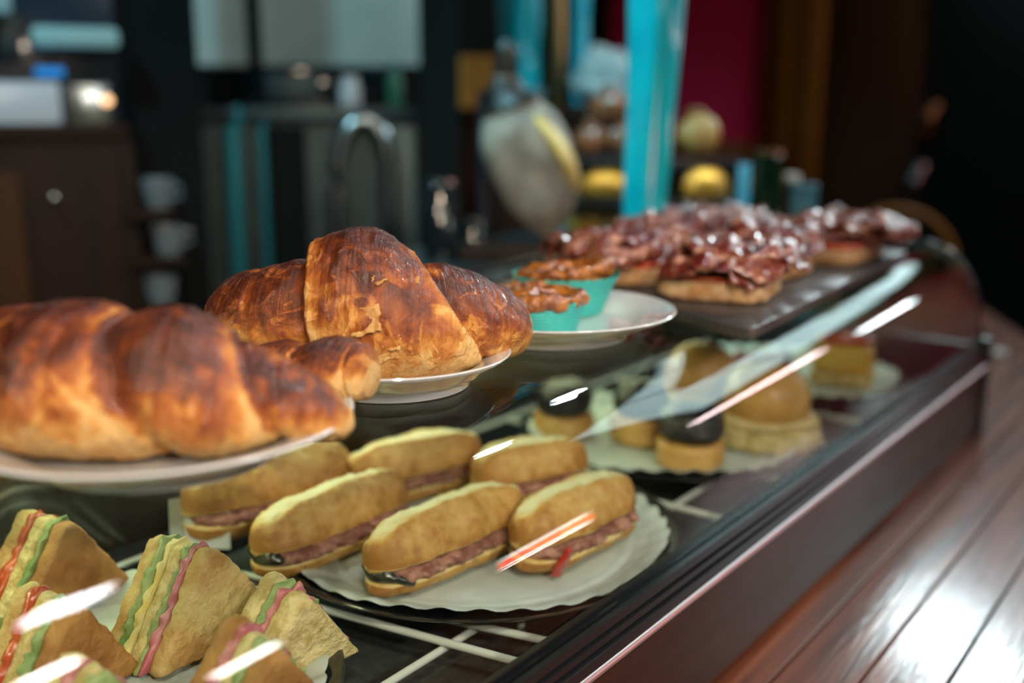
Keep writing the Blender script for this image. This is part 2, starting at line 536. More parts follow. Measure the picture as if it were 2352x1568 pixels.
def resample(out, n):
    pts = [Vector((p[0], p[1], 0)) for p in out]
    pts.append(pts[0].copy())
    seg = [(pts[i + 1] - pts[i]).length for i in range(len(pts) - 1)]
    tot = sum(seg)
    r, i, acc = [], 0, 0.0
    for k in range(n):
        t = tot * k / n
        while acc + seg[i] < t - 1e-12:
            acc += seg[i]
            i += 1
        r.append(pts[i].lerp(pts[i + 1], (t - acc) / seg[i] if seg[i] else 0))
    return r


def puck(outline, h, bev=0.004, n=48, rings=6, amp=0.0, ns=60.0, seed=0.0, dome=0.0, roundit=2, zwave=0.0, zs=30.0):
    """a slab of food: outline in XY, from z=0 up to h, rounded edges, uneven skin"""
    o = resample(outline, n)
    for _ in range(roundit):
        o = [(o[i - 1] + o[i] * 2 + o[(i + 1) % n]) / 4 for i in range(n)]
    c = sum(o, Vector()) / n
    rad = sum((p - c).length for p in o) / n
    V, Fc = [], []

    def ring(k, z):
        for p in o:
            V.append(Vector((c.x + (p.x - c.x) * k, c.y + (p.y - c.y) * k, z)))
    bk = 1 - bev / rad
    seq = [(0.02, 0.0)] + [(bk * i / rings, 0.0) for i in range(1, rings)]
    seq += [(bk, 0.0), (1 - bev / rad * 0.3, bev * 0.3), (1.0, bev)]
    nh = max(1, int(h / 0.006))
    for i in range(1, nh):
        seq.append((1.0, bev + (h - 2 * bev) * i / nh))
    seq += [(1.0, h - bev), (1 - bev / rad * 0.3, h - bev * 0.3), (bk, h)]
    seq += [(bk * i / rings, h) for i in range(rings - 1, 0, -1)] + [(0.02, h)]
    for k, z in seq:
        ring(k, z + (dome * (1 - k * k) if z > h * 0.5 else 0))
    m = len(seq)
    for i in range(m - 1):
        for k in range(n):
            Fc.append((i * n + k, i * n + (k + 1) % n, (i + 1) * n + (k + 1) % n, (i + 1) * n + k))
    Fc.append(tuple(reversed(range(n))))
    Fc.append(tuple((m - 1) * n + k for k in range(n)))
    if amp or zwave:
        W = []
        for v in V:
            d = v - Vector((c.x, c.y, h / 2))
            d.normalize()
            a = amp * (nz(v, ns, seed) + 0.5 * nz(v, ns * 2.3, seed + 3))
            q = v + d * a
            q.z += zwave * nz((v.x, v.y, 0), zs, seed + 7)
            W.append(q)
        V = W
    return V, Fc


def circle(r, n=48, ex=1.0, wob=0.0, k=0, ph=0.0):
    return [(r * ex * math.cos(2 * PI * i / n) * (1 + wob * math.cos(k * 2 * PI * i / n + ph)), r * math.sin(2 * PI * i / n) * (1 + wob * math.cos(k * 2 * PI * i / n + ph))) for i in range(n)]


# ------------------------------------------------------------------ the room
Z_COUNTER, Z_FLOOR, Z_CEIL = -0.246, -1.35, 1.75
structure(mesh_obj('floor', box(-2.1, 2.6, -1.6, 3.4, Z_FLOOR - 0.05, Z_FLOOR), M['dark_wood'], smooth=False))
structure(mesh_obj('ceiling', box(-2.1, 2.6, -1.6, 3.4, Z_CEIL, Z_CEIL + 0.05), M['dark_paint'], smooth=False))
structure(mesh_obj('wall_left', box(-2.15, -2.05, -1.6, 3.4, Z_FLOOR, Z_CEIL), M['dark_paint'], smooth=False))
structure(mesh_obj('wall_right', box(2.55, 2.65, -1.6, 3.4, Z_FLOOR, Z_CEIL), M['plaster'], smooth=False))
structure(mesh_obj('wall_front', box(-2.1, 2.6, -1.7, -1.6, Z_FLOOR, Z_CEIL), M['dark_paint'], smooth=False))
structure(mesh_obj('wall_back', box(-2.1, 2.6, 3.3, 3.4, Z_FLOOR, Z_CEIL), M['red_wall'], smooth=False))

# ------------------------------------------------------------------ the bar counter, plank by plank
XR, YA, YB = -0.287, -0.30, 1.385
counter = thing('bar_counter', 'long varnished dark red-brown plank bar counter carrying the glass display case', 'counter', (-0.2, 0.9, Z_COUNTER - 0.06))
random.seed(4)
px_w = 0.052
XC0 = -0.6745


def y_end(x):
    return min(2.70, max(0.95, 2.09 - 1.93 * (x + 0.37)))


x = XC0
while x < 0.40:
    ya, yb = y_end(x), y_end(x + px_w)
    g = box(x + 0.0007, x + px_w - 0.0007, -0.6, 1.0, Z_COUNTER - 0.04, Z_COUNTER + random.uniform(-0.0007, 0.0007), 0.0014)
    vs = [Vector((v.x, (ya + (yb - ya) * (v.x - x) / px_w) + (v.y - 1.0) if v.y > 0.5 else v.y, v.z)) for v in g[0]]
    mesh_obj('plank', (vs, g[1]), M['plank'], counter, smooth=False)
    x += px_w
mesh_obj('frame', box(-0.66, 0.20, -0.58, 0.92, Z_COUNTER - 0.10, Z_COUNTER - 0.041), M['dark_wood'], counter, smooth=False)
mesh_obj('front_board', box(0.16, 0.20, -0.58, 0.92, Z_FLOOR, Z_COUNTER - 0.10), M['dark_wood'], counter, smooth=False)
mesh_obj('rear_board', box(-0.66, -0.62, -0.58, 2.20, Z_FLOOR, Z_COUNTER - 0.041), M['dark_wood'], counter, smooth=False)

# ------------------------------------------------------------------ the display case
XB = -0.66
case = thing('display_case', 'long curved-glass tapas display case with black rail and dark lacquered base', 'display case', (-0.45, 0.55, Z_COUNTER))
# glass skin: flat top, bent front (super-ellipse shoulder), one 4 mm sheet
XF, ZR = -0.385, -0.128
TG = 0.004


def glass_profile(off):
    pts = [(XB + 0.004, -TG + off)]
    n = 40
    A, B, e = XR - 0.006 - XF, -ZR, 2.35
    out = []
    for i in range(n + 1):
        t = PI / 2 * i / n
        out.append((XF + (A - TG + off) * math.sin(t) ** (2 / e), ZR + (B - TG + off) * math.cos(t) ** (2 / e)))
    return pts + out


gp = glass_profile(TG) + list(reversed(glass_profile(0.0)))
mesh_obj('curved_glass', sweep_y(gp, YA + 0.004, YB - 0.006, ny=1), M['glass'], case, angle=25)
# end pane follows the bend
ep = [p for p in glass_profile(0.0)] + [(XR - 0.01, ZR), (XB + 0.004, ZR)]
mesh_obj('end_glass', sweep_y(ep, YB - 0.012, YB - 0.007), M['glass'], case, angle=25)
rim = []
for (x0, z0) in glass_profile(TG * 0.5):
    rim.append(Vector((x0, YB - 0.0035, z0)))
mesh_obj('end_trim', tube(rim, 0.0035, 8), M['black_rail'], case)
# front rail: a grooved black channel, bright lower edge, then the lacquered board
prof = [(XR - 0.014, -0.150), (XR - 0.014, -0.126), (XR - 0.010, -0.126), (XR - 0.010, -0.134), (XR - 0.004, -0.134), (XR - 0.004, -0.129), (XR, -0.129),
        (XR, -0.135), (XR - 0.002, -0.1355), (XR - 0.002, -0.1375), (XR + 0.001, -0.138), (XR + 0.001, -0.142), (XR - 0.001, -0.1425), (XR - 0.001, -0.1445), (XR + 0.003, -0.145), (XR + 0.003, -0.152), (XR - 0.004, -0.152)]
mesh_obj('front_rail', sweep_y(prof, YA, YB), M['black_rail'], case, smooth=False)
edge = [(XR - 0.003, -0.1525), (XR + 0.0025, -0.1525), (XR + 0.0042, -0.1545), (XR + 0.0042, -0.157), (XR - 0.003, -0.157)]
mesh_obj('rail_edge', sweep_y(edge, YA, YB), M['alu'], case, angle=60)
mesh_obj('front_board', box(XR - 0.016, XR, YA, YB - 0.002, Z_COUNTER + 0.008, -0.1572, 0.001), M['front_panel'], case)
mesh_obj('foot_strip', box(XR - 0.016, XR - 0.006, YA, YB, Z_COUNTER + 0.0005, Z_COUNTER + 0.008), M['black_plastic'], case, smooth=False)
mesh_obj('end_post', box(XR - 0.016, XR + 0.005, YB - 0.002, YB + 0.012, Z_COUNTER + 0.0005, -0.120, 0.002), M['black_plastic'], case)
mesh_obj('end_board', box(XB, XR - 0.016, YB - 0.006, YB + 0.008, Z_COUNTER + 0.0005, -0.128, 0.001), M['black_plastic'], case)
mesh_obj('case_floor', box(XB, XR - 0.016, YA, YB - 0.008, -0.200, -0.192), M['dark_steel'], case, smooth=False)
mesh_obj('back_rail', box(XB - 0.012, XB + 0.004, YA, YB, -0.022, 0.006, 0.002), M['black_rail'], case)
mesh_obj('back_sill', box(XB - 0.012, XB + 0.004, YA, YB, Z_COUNTER + 0.0005, -0.16, 0.002), M['black_plastic'], case)
for y0, y1, xo in ((YA, 0.56, -0.004), (0.54, YB, -0.009)):
    mesh_obj('sliding_door', box(XB + xo, XB + xo + 0.004, y0, y1, -0.16, -0.022), M['glass'], case, smooth=False)
# LED strip under the rear of the top glass
led = mesh_obj('led_strip', box(XB + 0.008, XB + 0.022, YA + 0.02, YB - 0.03, -0.016, -0.008), M['black_plastic'], case, smooth=False)
for i in range(34):
    y = YA + 0.05 + i * 0.048
    mesh_obj('led', box(XB + 0.011, XB + 0.019, y - 0.003, y + 0.003, -0.019, -0.0162), M['led'], led, smooth=False)
area('case_led', (XB + 0.03, 0.52, -0.022), (-0.44, 0.52, -0.17), 1.6, 1.7, (0.93, 1.0, 0.56), 0.02)

# wire shelf
rack = thing('wire_shelf', 'white coated wire shelf under the trays inside the case', 'shelf', (-0.47, 0.5, -0.192))
ZS = -0.166
for xx in (-0.655, -0.52, -0.386):
    mesh_obj('long_wire', tube([(xx, -0.25, ZS), (xx, 1.34, ZS)], 0.0026, 10), M['wire'], rack)
    for yy in (-0.1, 0.52, 1.15):
        mesh_obj('foot', tube([(xx, yy, -0.1919), (xx, yy, ZS)], 0.0026, 8), M['wire'], rack)
for ya, yb in ((-0.17, -0.16), (-0.06, -0.04), (0.06, 0.08), (0.17, 0.19), (0.395, 0.451), (0.405, 0.484), (0.60, 0.60), (0.725, 0.725), (0.84, 0.84), (0.96, 0.96), (1.06, 1.06), (1.2, 1.2)):
    mesh_obj('cross_wire', tube([(-0.64, ya, ZS + 0.0052), (-0.308, yb, ZS + 0.0052)], 0.0027, 10), M['wire'], rack)
ZT = ZS + 0.0052 + 0.0028      # top of the wires


# ------------------------------------------------------------------ plates
def plate(name, label, cx, cy, r, foot, h, group='white plates on the glass top'):
    t = thing(name, label, 'plate', (cx, cy, 0.0003), group)
    prof = [(foot * 0.86, 0.0045), (foot * 0.90, 0.0002), (foot, 0.0002), (foot * 1.03, 0.004), (foot * 1.12, h * 0.36), (foot * 1.25, h * 0.48), (r * 0.86, h * 0.66), (r * 0.97, h * 0.86), (r * 0.995, h * 0.93), (r, h * 0.97), (r * 0.994, h), (r * 0.97, h * 0.985),
            (r * 0.80, h * 0.80), (r * 0.72, h * 0.66), (r * 0.66, h * 0.48), (r * 0.60, h * 0.42), (r * 0.3, h * 0.40), (0.002, h * 0.40)]
    mesh_obj('bowl', place(lathe(prof, 96), (cx, cy, 0.0003)), M['porcelain'], t, angle=50)
    rim_g = [(r * 0.972, h * 0.992), (r * 0.985, h * 1.02), (r * 1.0, h * 1.02), (r * 1.006, h * 0.98), (r * 0.996, h * 0.94), (r * 0.972, h * 0.96), (r * 0.972, h * 0.992)]
    mesh_obj('rim', place(lathe(rim_g, 96, cap=False), (cx, cy, 0.0003)), M['porcelain'], t, angle=60)
    return t


PL1 = (-0.418, 0.274, 0.0905)
PL2 = (-0.421, 0.437, 0.0710)
PL3 = (-0.424, 0.611, 0.0890)
HP = 0.0205
plate('plate', 'white plate under the two nearest croissants', *PL1, 0.055, HP)
plate('saucer_plate', 'small white footed plate under the tall humped croissant', *PL2, 0.046, HP)
plate('plate', 'white footed plate holding the two tarts in teal cups', *PL3, 0.054, HP)


# ------------------------------------------------------------------ croissants
def catmull(P_, t):
    n = len(P_) - 1
    f = min(max(t, 0.0), 0.999999) * n
    i = int(f)
    u = f - i
    p0, p1, p2, p3 = P_[max(i - 1, 0)], P_[i], P_[i + 1], P_[min(i + 2, n)]
    return [0.5 * (2 * b + (c - a) * u + (2 * a - 5 * b + 4 * c - d) * u * u + (3 * b - a - 3 * c + d) * u ** 3) for a, b, c, d in zip(p0, p1, p2, p3)]


def sstep(a, b, x):
    t = min(max((x - a) / (b - a), 0), 1)
    return t * t * (3 - 2 * t)


def croissant_body(spine, cuts, scales, floor_z, seed, tilt=0.03, NT=260, NP=88, core=None, flat=0.75, side_pale=0.0, bulge=0.15, dark=0.0, pale_end=0.0):
    """spine: rows (x, y, z_centre, half width, half height); cuts: where one wrap ends (0..1, inner wraps lie on top);
    scales: size of each wrap; returns geometry + per-vertex bake"""
    V, Fc, bake, al, ar = [], [], [], [], []
    nseg = len(scales)
    core = nseg // 2 if core is None else core
    mid = 0.5 * ((cuts[core - 1] if core > 0 else 0) + (cuts[core] if core < nseg - 1 else 1))
    for i in range(NT + 1):
        t = i / NT
        x, y, z, rw, rh = catmull(spine, t)
        xa, ya, za = catmull(spine, max(t - 0.02, 0))[:3]
        xb, yb, zb = catmull(spine, min(t + 0.02, 1))[:3]
        T = Vector((xb - xa, yb - ya, (zb - za) * 0.4)).normalized()
        S = T.cross(Vector((0, 0, 1))).normalized()
        U = S.cross(T)
        for k in range(NP):
            ph = 2 * PI * k / NP
            c, s = math.cos(ph), math.sin(ph)
            g = min(max((t - mid) * 9, -1), 1)
            te = t - (tilt if isinstance(tilt, float) else (tilt[0] if g < 0 else tilt[1])) * g * (1 - s) * 0.5 + 0.006 * noise.noise(Vector((c * 2.1, s * 2.1, seed + t * 2)))
            j = 0
            while j < nseg - 1 and te > cuts[j]:
                j += 1
            lo = cuts[j - 1] if j > 0 else 0.0
            hi = cuts[j] if j < nseg - 1 else 1.0
            q = min(max((te - lo) / max(hi - lo, 1e-6), 0), 1)
            A = scales[j]
            A *= 1 + bulge * (math.sin(PI * min(max(q, 0.0), 1.0)) - 0.35)
            # the wrap nearer the middle lies on top: soft step at its edge
            pale = 0.0
            crease = 0.0
            for b in range(nseg - 1):
                d = te - cuts[b]
                inner = d < 0 if b >= core else d > 0
                a_ = abs(d)
                wv = 0.010
                if inner:
                    pale = max(pale, math.exp(-(a_ / 0.016) ** 2))
                    lip = 0.016 * math.exp(-(a_ / 0.008) ** 2)
                    A += lip
                else:
                    other = scales[b] if b >= core else scales[b + 1]
                    mix = 1 - sstep(0, wv, a_)
                    A = A * (1 - mix) + other * mix * 0.985
                    crease = max(crease, math.exp(-((a_ - 0.012) / 0.010) ** 2))
            A -= 0.055 * crease
            p = Vector((x, y, z)) + S * (rw * A * c) + U * (rh * A * s * (1.0 if s > 0 else flat))
            n1 = noise.noise(p * 55 + Vector((seed, 0, 0)))
            n2 = noise.noise(p * 170 + Vector((0, seed, 0)))
            n3 = noise.noise(Vector((t * 90, ph * 1.2, seed)))
            edge_t = min(1.0, min(t, 1 - t) * 12)
            dirv = (S * c + U * s)
            p += dirv * (0.0016 * n1 + 0.0007 * n2 + 0.0008 * n3) * edge_t
            under = 0.0
            if p.z < floor_z:
                under = 1.0
                p.z = floor_z + 0.0003 * (n2 + 1)
            V.append(p)
            al.append(t)
            ar.append(c * 1.0 + s * 0.7)
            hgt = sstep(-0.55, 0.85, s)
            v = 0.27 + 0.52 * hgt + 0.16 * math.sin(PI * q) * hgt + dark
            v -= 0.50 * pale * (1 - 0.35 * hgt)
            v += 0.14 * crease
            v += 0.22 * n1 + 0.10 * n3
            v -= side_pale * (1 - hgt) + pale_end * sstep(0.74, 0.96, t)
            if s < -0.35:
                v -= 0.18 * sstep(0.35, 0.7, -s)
            bake.append(v)
    for i in range(NT):
        for k in range(NP):
            Fc.append((i * NP + k, i * NP + (k + 1) % NP, (i + 1) * NP + (k + 1) % NP, (i + 1) * NP + k))
    Fc.append(tuple(reversed(range(NP))))
    Fc.append(tuple(NT * NP + k for k in range(NP)))
    return (V, Fc), dict(bake=bake, along=al, around=ar)


def flakes(parent, pts, seed, size=0.008):
    """loose curls of pastry lying on the crust"""
    random.seed(seed)
    for p, sz, rz, rx in pts:
        N_ = 7
        V, Fc = [], []
        for i in range(N_):
            for j in range(N_):
                u, v = i / (N_ - 1) - 0.5, j / (N_ - 1) - 0.5
                wob = 1 + 0.4 * noise.noise(Vector((u * 3 + seed, v * 3, sz * 900)))
                V.append(Vector((u * sz * wob, v * sz * 0.55 * wob, 0.12 * sz * math.cos(u * 4) + 0.08 * sz * noise.noise(Vector((u * 5, v * 5, seed))))))
        for i in range(N_ - 1):
            for j in range(N_ - 1):
                a = i * N_ + j
                Fc.append((a, a + 1, a + N_ + 1, a + N_))
        g = place((V, Fc), p, rz, rx)
        o = mesh_obj('pastry_flake', g, M['flake'], parent)
        so = o.modifiers.new('thickness', 'SOLIDIFY')
        so.thickness = 0.0007


M['flake'] = mat('pale_flake', (0.70, 0.46, 0.19), (0.55, 0.28, 0.08), rough=0.6, scale=200, bump=0.5, bscale=300)

Z1 = HP * 0.41 + 0.0008

# the nearest one: a long roll across the first plate
c1 = thing('croissant', 'large glazed croissant lying across the nearest white plate, its pale tip at the rim', 'croissant', (-0.42, 0.25, Z1), 'croissants on the glass top')
sp = [(-0.590, 0.300, 0.024, 0.006, 0.008),
      (-0.562, 0.284, 0.030, 0.020, 0.020),
      (-0.523, 0.258, 0.034, 0.029, 0.026),
      (-0.482, 0.240, 0.037, 0.036, 0.030),
      (-0.442, 0.237, 0.039, 0.040, 0.033),
      (-0.407, 0.252, 0.039, 0.039, 0.034),
      (-0.380, 0.276, 0.036, 0.034, 0.033),
      (-0.357, 0.302, 0.028, 0.024, 0.021),
      (-0.342, 0.317, 0.020, 0.013, 0.011),
      (-0.337, 0.3215, 0.021, 0.005, 0.005)]
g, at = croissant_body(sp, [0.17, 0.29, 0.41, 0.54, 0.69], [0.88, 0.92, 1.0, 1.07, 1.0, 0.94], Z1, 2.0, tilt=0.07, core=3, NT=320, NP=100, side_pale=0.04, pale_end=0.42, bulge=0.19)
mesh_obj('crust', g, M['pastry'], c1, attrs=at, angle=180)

# its neighbour behind on the same plate, only the blunt end shows
c1b = thing('croissant', 'croissant behind the nearest one with a blunt pale end, on the same plate', 'croissant', (-0.41, 0.35, Z1), 'croissants on the glass top')
sp = [(-0.462, 0.336, 0.021, 0.006, 0.007), (-0.445, 0.339, 0.023, 0.014, 0.012), (-0.425, 0.343, 0.025, 0.020, 0.015), (-0.404, 0.349, 0.026, 0.022, 0.017),
      (-0.386, 0.356, 0.027, 0.023, 0.018), (-0.373, 0.361, 0.027, 0.021, 0.017), (-0.366, 0.364, 0.026, 0.012, 0.011)]
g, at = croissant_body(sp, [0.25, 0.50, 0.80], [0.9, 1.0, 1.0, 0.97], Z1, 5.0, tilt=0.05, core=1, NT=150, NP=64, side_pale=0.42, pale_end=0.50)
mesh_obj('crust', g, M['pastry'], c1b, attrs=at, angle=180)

# the tall one on the small plate
c2 = thing('croissant', 'tall glossy croissant with a big central hump on the small footed plate', 'croissant', (-0.43, 0.43, Z1), 'croissants on the glass top')
sp = [(-0.588, 0.464, 0.020, 0.006, 0.008),
      (-0.562, 0.441, 0.026, 0.016, 0.017),
      (-0.526, 0.414, 0.033, 0.027, 0.026),
      (-0.488, 0.398, 0.037, 0.033, 0.034),
      (-0.441, 0.420, 0.042, 0.039, 0.043),
      (-0.411, 0.450, 0.038, 0.036, 0.036),
      (-0.396, 0.481, 0.032, 0.030, 0.030),
      (-0.394, 0.508, 0.028, 0.023, 0.023),
      (-0.400, 0.532, 0.023, 0.007, 0.009)]
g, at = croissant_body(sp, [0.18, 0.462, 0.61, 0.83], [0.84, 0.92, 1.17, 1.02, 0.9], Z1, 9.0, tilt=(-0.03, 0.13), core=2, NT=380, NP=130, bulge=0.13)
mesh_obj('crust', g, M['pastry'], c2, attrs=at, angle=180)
from mathutils.bvhtree import BVHTree
tree = BVHTree.FromPolygons([Vector(v) for v in g[0]], g[1])


def flakes(parent, spots, seed):
    """thin curls of pastry lifting off the crust: (photo column, row, length, turn)"""
    for px, py, sz, turn in spots:
        d = ray(px, py).normalized()
        h, n_, _, _ = tree.ray_cast(CAM, d)
        if h is None:
            continue
        if n_.dot(d) > 0:
            n_ = -n_
        e1 = n_.cross(Vector((0, 0, 1))).normalized()
        e2 = n_.cross(e1)
        N_ = 9
        V, Fc = [], []
        for i in range(N_):
            for j in range(N_):
                u, v = 2 * i / (N_ - 1) - 1, 2 * j / (N_ - 1) - 1
                k = 0.5 * sz * (1 + 0.35 * noise.noise(Vector((u * 2.5 + seed, v * 2.5, sz * 700 + px))))
                a, b = u * k, v * k * 0.75
                ca, sa = math.cos(turn), math.sin(turn)
                p = h + e1 * (a * ca - b * sa) + e2 * (a * sa + b * ca) + n_ * (-0.0006 + 0.0022 * max(0, v) ** 2 + 0.0008 * noise.noise(Vector((u * 3, v * 3, px))) - 0.010 * sz * 10 * u * u * 0.25)
                V.append(p)
        for i in range(N_ - 1):
            for j in range(N_ - 1):
                a = i * N_ + j
                Fc.append((a, a + 1, a + N_ + 1, a + N_))
        o = mesh_obj('pastry_flake', (V, Fc), M['flake'], parent)
        so = o.modifiers.new('thickness', 'SOLIDIFY')
        so.thickness = 0.0007


M['flake'] = mat('pale_flake', (0.62, 0.38, 0.13), (0.42, 0.19, 0.045), rough=0.6, scale=200, bump=0.5, bscale=300)
flakes(c2, [(835, 738, 0.019, 0.25), (870, 640, 0.007, 0.4), (950, 640, 0.006, 0.9), (905, 790, 0.008, 0.1)], 3)

# ------------------------------------------------------------------ tarts in teal cups
def tart(label, cx, cy, z0, r, h, flare, seed, dish=0.0, tilt=0.0):
    t = thing('tart', label, 'tart', (cx, cy, z0), 'tarts in teal cups')
    N_, M_ = 180, 34

    def cup(th, i, rr, z):
        return rr, z
    V, Fc = [], []
    for i in range(M_ + 1):
        q = i / M_
        z = h * q
        for k in range(N_):
            th = 2 * PI * k / N_
            side = 0.5 + 0.5 * math.cos(th - R(-10))
            rr = r * (0.80 + 0.20 * q + flare * side * q * q)
            zz = z + (0.0011 * abs(((k * 45 / N_) % 1) - 0.5) * 2 if i == M_ else 0)
            wv = math.sin(2 * PI * (q * 9 + 0.22 * math.sin(th * 26)))
            rr += 0.00055 * wv
            V.append(Vector((rr * math.cos(th), rr * math.sin(th), zz)))
    for i in range(M_):
        for k in range(N_):
            Fc.append((i * N_ + k, i * N_ + (k + 1) % N_, (i + 1) * N_ + (k + 1) % N_, (i + 1) * N_ + k))
    Fc.append(tuple(reversed(range(N_))))
    o = mesh_obj('paper_cup', place((V, Fc), (cx, cy, z0)), M['liner'], t, angle=70)
    # rim of baked pastry, uneven
    NR, NC = 120, 16
    V, Fc = [], []
    for i in range(NR):
        th = 2 * PI * i / NR
        for k in range(NC):
            a = 2 * PI * k / NC
            b = r * 0.115 * (1 + 0.35 * noise.noise(Vector((math.cos(th) * 3, math.sin(th) * 3, seed))))
            rc = r * 0.905 + 0.0025 * noise.noise(Vector((math.cos(th) * 5, math.sin(th) * 5, seed + 4)))
            p = Vector(((rc + b * math.cos(a)) * math.cos(th), (rc + b * math.cos(a)) * math.sin(th), h * 1.02 + b * 1.25 * math.sin(a) + dish * 0.006 * math.cos(th - 0.3)))
            p += Vector((0, 0, 0.0028)) * noise.noise(p * 110 + Vector((seed, 0, 0))) + Vector((math.cos(th), math.sin(th), 0)) * 0.0018 * noise.noise(p * 160)
            V.append(p)
    for i in range(NR):
        for k in range(NC):
            Fc.append((i * NC + k, i * NC + (k + 1) % NC, ((i + 1) % NR) * NC + (k + 1) % NC, ((i + 1) % NR) * NC + k))
    mesh_obj('pastry_rim', place((V, Fc), (cx, cy, z0)), M['tart_crust'], t, angle=180)
    top = puck(circle(r * 0.93, 72), h * 0.62, 0.003, 84, 14, 0.0, dome=h * 0.10 * (1 - dish), roundit=0)
    W = []
    for v in top[0]:
        q = Vector(v)
        if q.z > h * 0.3:
            q.z += h * 0.5 + 0.0045 * noise.noise(q * 75 + Vector((seed, 0, 0))) + 0.0022 * noise.noise(q * 190 + Vector((0, seed, 0)))
            q.z += -dish * 0.004 * (1 - (q.x ** 2 + q.y ** 2) / (r * r))
        else:
            q.z += h * 0.3
            q.x *= 0.8; q.y *= 0.8
        W.append(q)
    mesh_obj('caramel_filling', place((W, top[1]), (cx, cy, z0)), M['tart'], t, angle=180)
    return t


ZP3 = HP * 0.41 + 0.0008
tart('lumpy caramel-glazed tart in a teal paper cup, nearer the croissant', -0.421, 0.583, ZP3, 0.0365, 0.0235, 0.0, 1.0)
tart('smooth caramel tart whose teal paper cup flares open, beside the ham toasts', -0.446, 0.655, ZP3, 0.0385, 0.0300, 0.16, 6.0, dish=1.0)

# ------------------------------------------------------------------ slate with ham toasts
ZSL = 0.0004
sl = [(-0.297, 0.676), (-0.375, 0.706), (-0.47, 0.738), (-0.60, 0.775), (-0.59, 1.24), (-0.338, 1.19), (-0.318, 0.93)]
slate = mesh_obj('slate_board', place(puck(sl, 0.0085, 0.0015, 150, 5, 0.0012, 60, 2, roundit=1), (0, 0, ZSL)), M['slate'], None, angle=35)
tag(slate, 'long dark slate board carrying the cured ham toasts on the glass top', 'serving board')


def ham_sheet(cx, cy, z, lx, ly, rz, seed, amp=0.010):
    N1, N2 = 34, 24
    V, Fc = [], []
    for i in range(N1):
        for j in range(N2):
            u, v = 2 * i / (N1 - 1) - 1, 2 * j / (N2 - 1) - 1
            # rounded, ragged outline
            sq = math.sqrt(max(1 - 0.42 * v * v, 0)); sv = math.sqrt(max(1 - 0.42 * u * u, 0))
            k = 1 + 0.16 * noise.noise(Vector((u * 2.2, v * 2.2, seed)))
            x, y = u * sq * lx * k, v * sv * ly * k
            f = noise.noise(Vector((u * 2.0 + seed * 3, v * 3.4, seed)))
            f2 = noise.noise(Vector((u * 5.5, v * 6.5 + seed, seed * 2)))
            fold = abs(f) * 2.0 - 0.5
            r2 = u * u * 0.6 + v * v * 0.8
            zz = amp * (0.8 * fold + 0.55 * f2) - 0.017 * sstep(0.45, 1.35, r2) + 0.004
            x += 0.006 * f2; y += 0.006 * f
            V.append(Vector((x, y, zz)))
    for i in range(N1 - 1):
        for j in range(N2 - 1):
            a = i * N2 + j
            Fc.append((a, a + N2, a + N2 + 1, a + 1))
    return place((V, Fc), (cx, cy, z), rz)


def ham_toast(label, cx, cy, lx, ly, rz, seed, h=0.017, nham=5, amp=0.010, pale=False):
    z0 = ZSL + 0.0090
    t = thing('ham_toast', label, 'toast', (cx, cy, z0), 'cured ham toasts on the slate')
    random.seed(int(seed * 10))
    out = [(lx * (1.0 if abs(math.cos(a)) > 0.5 else 0.97) * max(-1, min(1, 1.25 * math.cos(a))), ly * max(-1, min(1, 1.25 * math.sin(a)))) for a in [2 * PI * i / 40 for i in range(40)]]
    mesh_obj('bread_slice', place(puck(out, h, 0.004, 84, 6, 0.0022, 110, seed), (cx, cy, z0), rz), M['toast_bread'], t, angle=180)
    o2 = [(a * 0.99, b * 0.99) for a, b in out]
    mesh_obj('grated_tomato', place(puck(o2, 0.0065, 0.0025, 84, 8, 0.0022, 120, seed + 1), (cx, cy, z0 + h - 0.0015), rz), M['tomato_rub'], t, angle=180)
    for i in range(nham):
        a = random.uniform(-0.7, 0.7) + (PI / 2 if i % 2 else 0)
        dx, dy = random.uniform(-0.35, 0.35) * lx, random.uniform(-0.4, 0.4) * ly
        k = random.uniform(0.95, 1.15)
        g = ham_sheet(cx + dx * math.cos(rz) - dy * math.sin(rz), cy + dx * math.sin(rz) + dy * math.cos(rz), z0 + h + 0.0085 + 0.0036 * i, lx * k, ly * k * 1.05, rz + a, seed * 7 + i * 1.7, amp)
        o = mesh_obj('ham_slice', g, M['ham'], t, angle=180)
        so = o.modifiers.new('thickness', 'SOLIDIFY'); so.thickness = 0.0011
    return t


ham_toast('front ham toast with pale crumb side on the near corner of the slate', -0.383, 0.800, 0.047, 0.045, R(12), 1.1, amp=0.009)
ham_toast('ham toast right behind the caramel tarts, its red tomato edge showing', -0.500, 0.812, 0.050, 0.042, R(28), 2.3, amp=0.010)
ham_toast('ham toast in the middle of the slate between front and far pairs', -0.405, 0.925, 0.044, 0.042, R(-5), 3.7)
ham_toast('ham toast at the rear middle of the slate, next to the cyan post', -0.508, 0.952, 0.046, 0.045, R(8), 4.2)
ham_toast('ham toast at the far end of the slate with browned bread side', -0.388, 1.085, 0.042, 0.072, R(6), 5.9, nham=5)
ham_toast('ham toast heaped at the far rear corner of the slate', -0.535, 1.110, 0.046, 0.055, R(-12), 6.4)

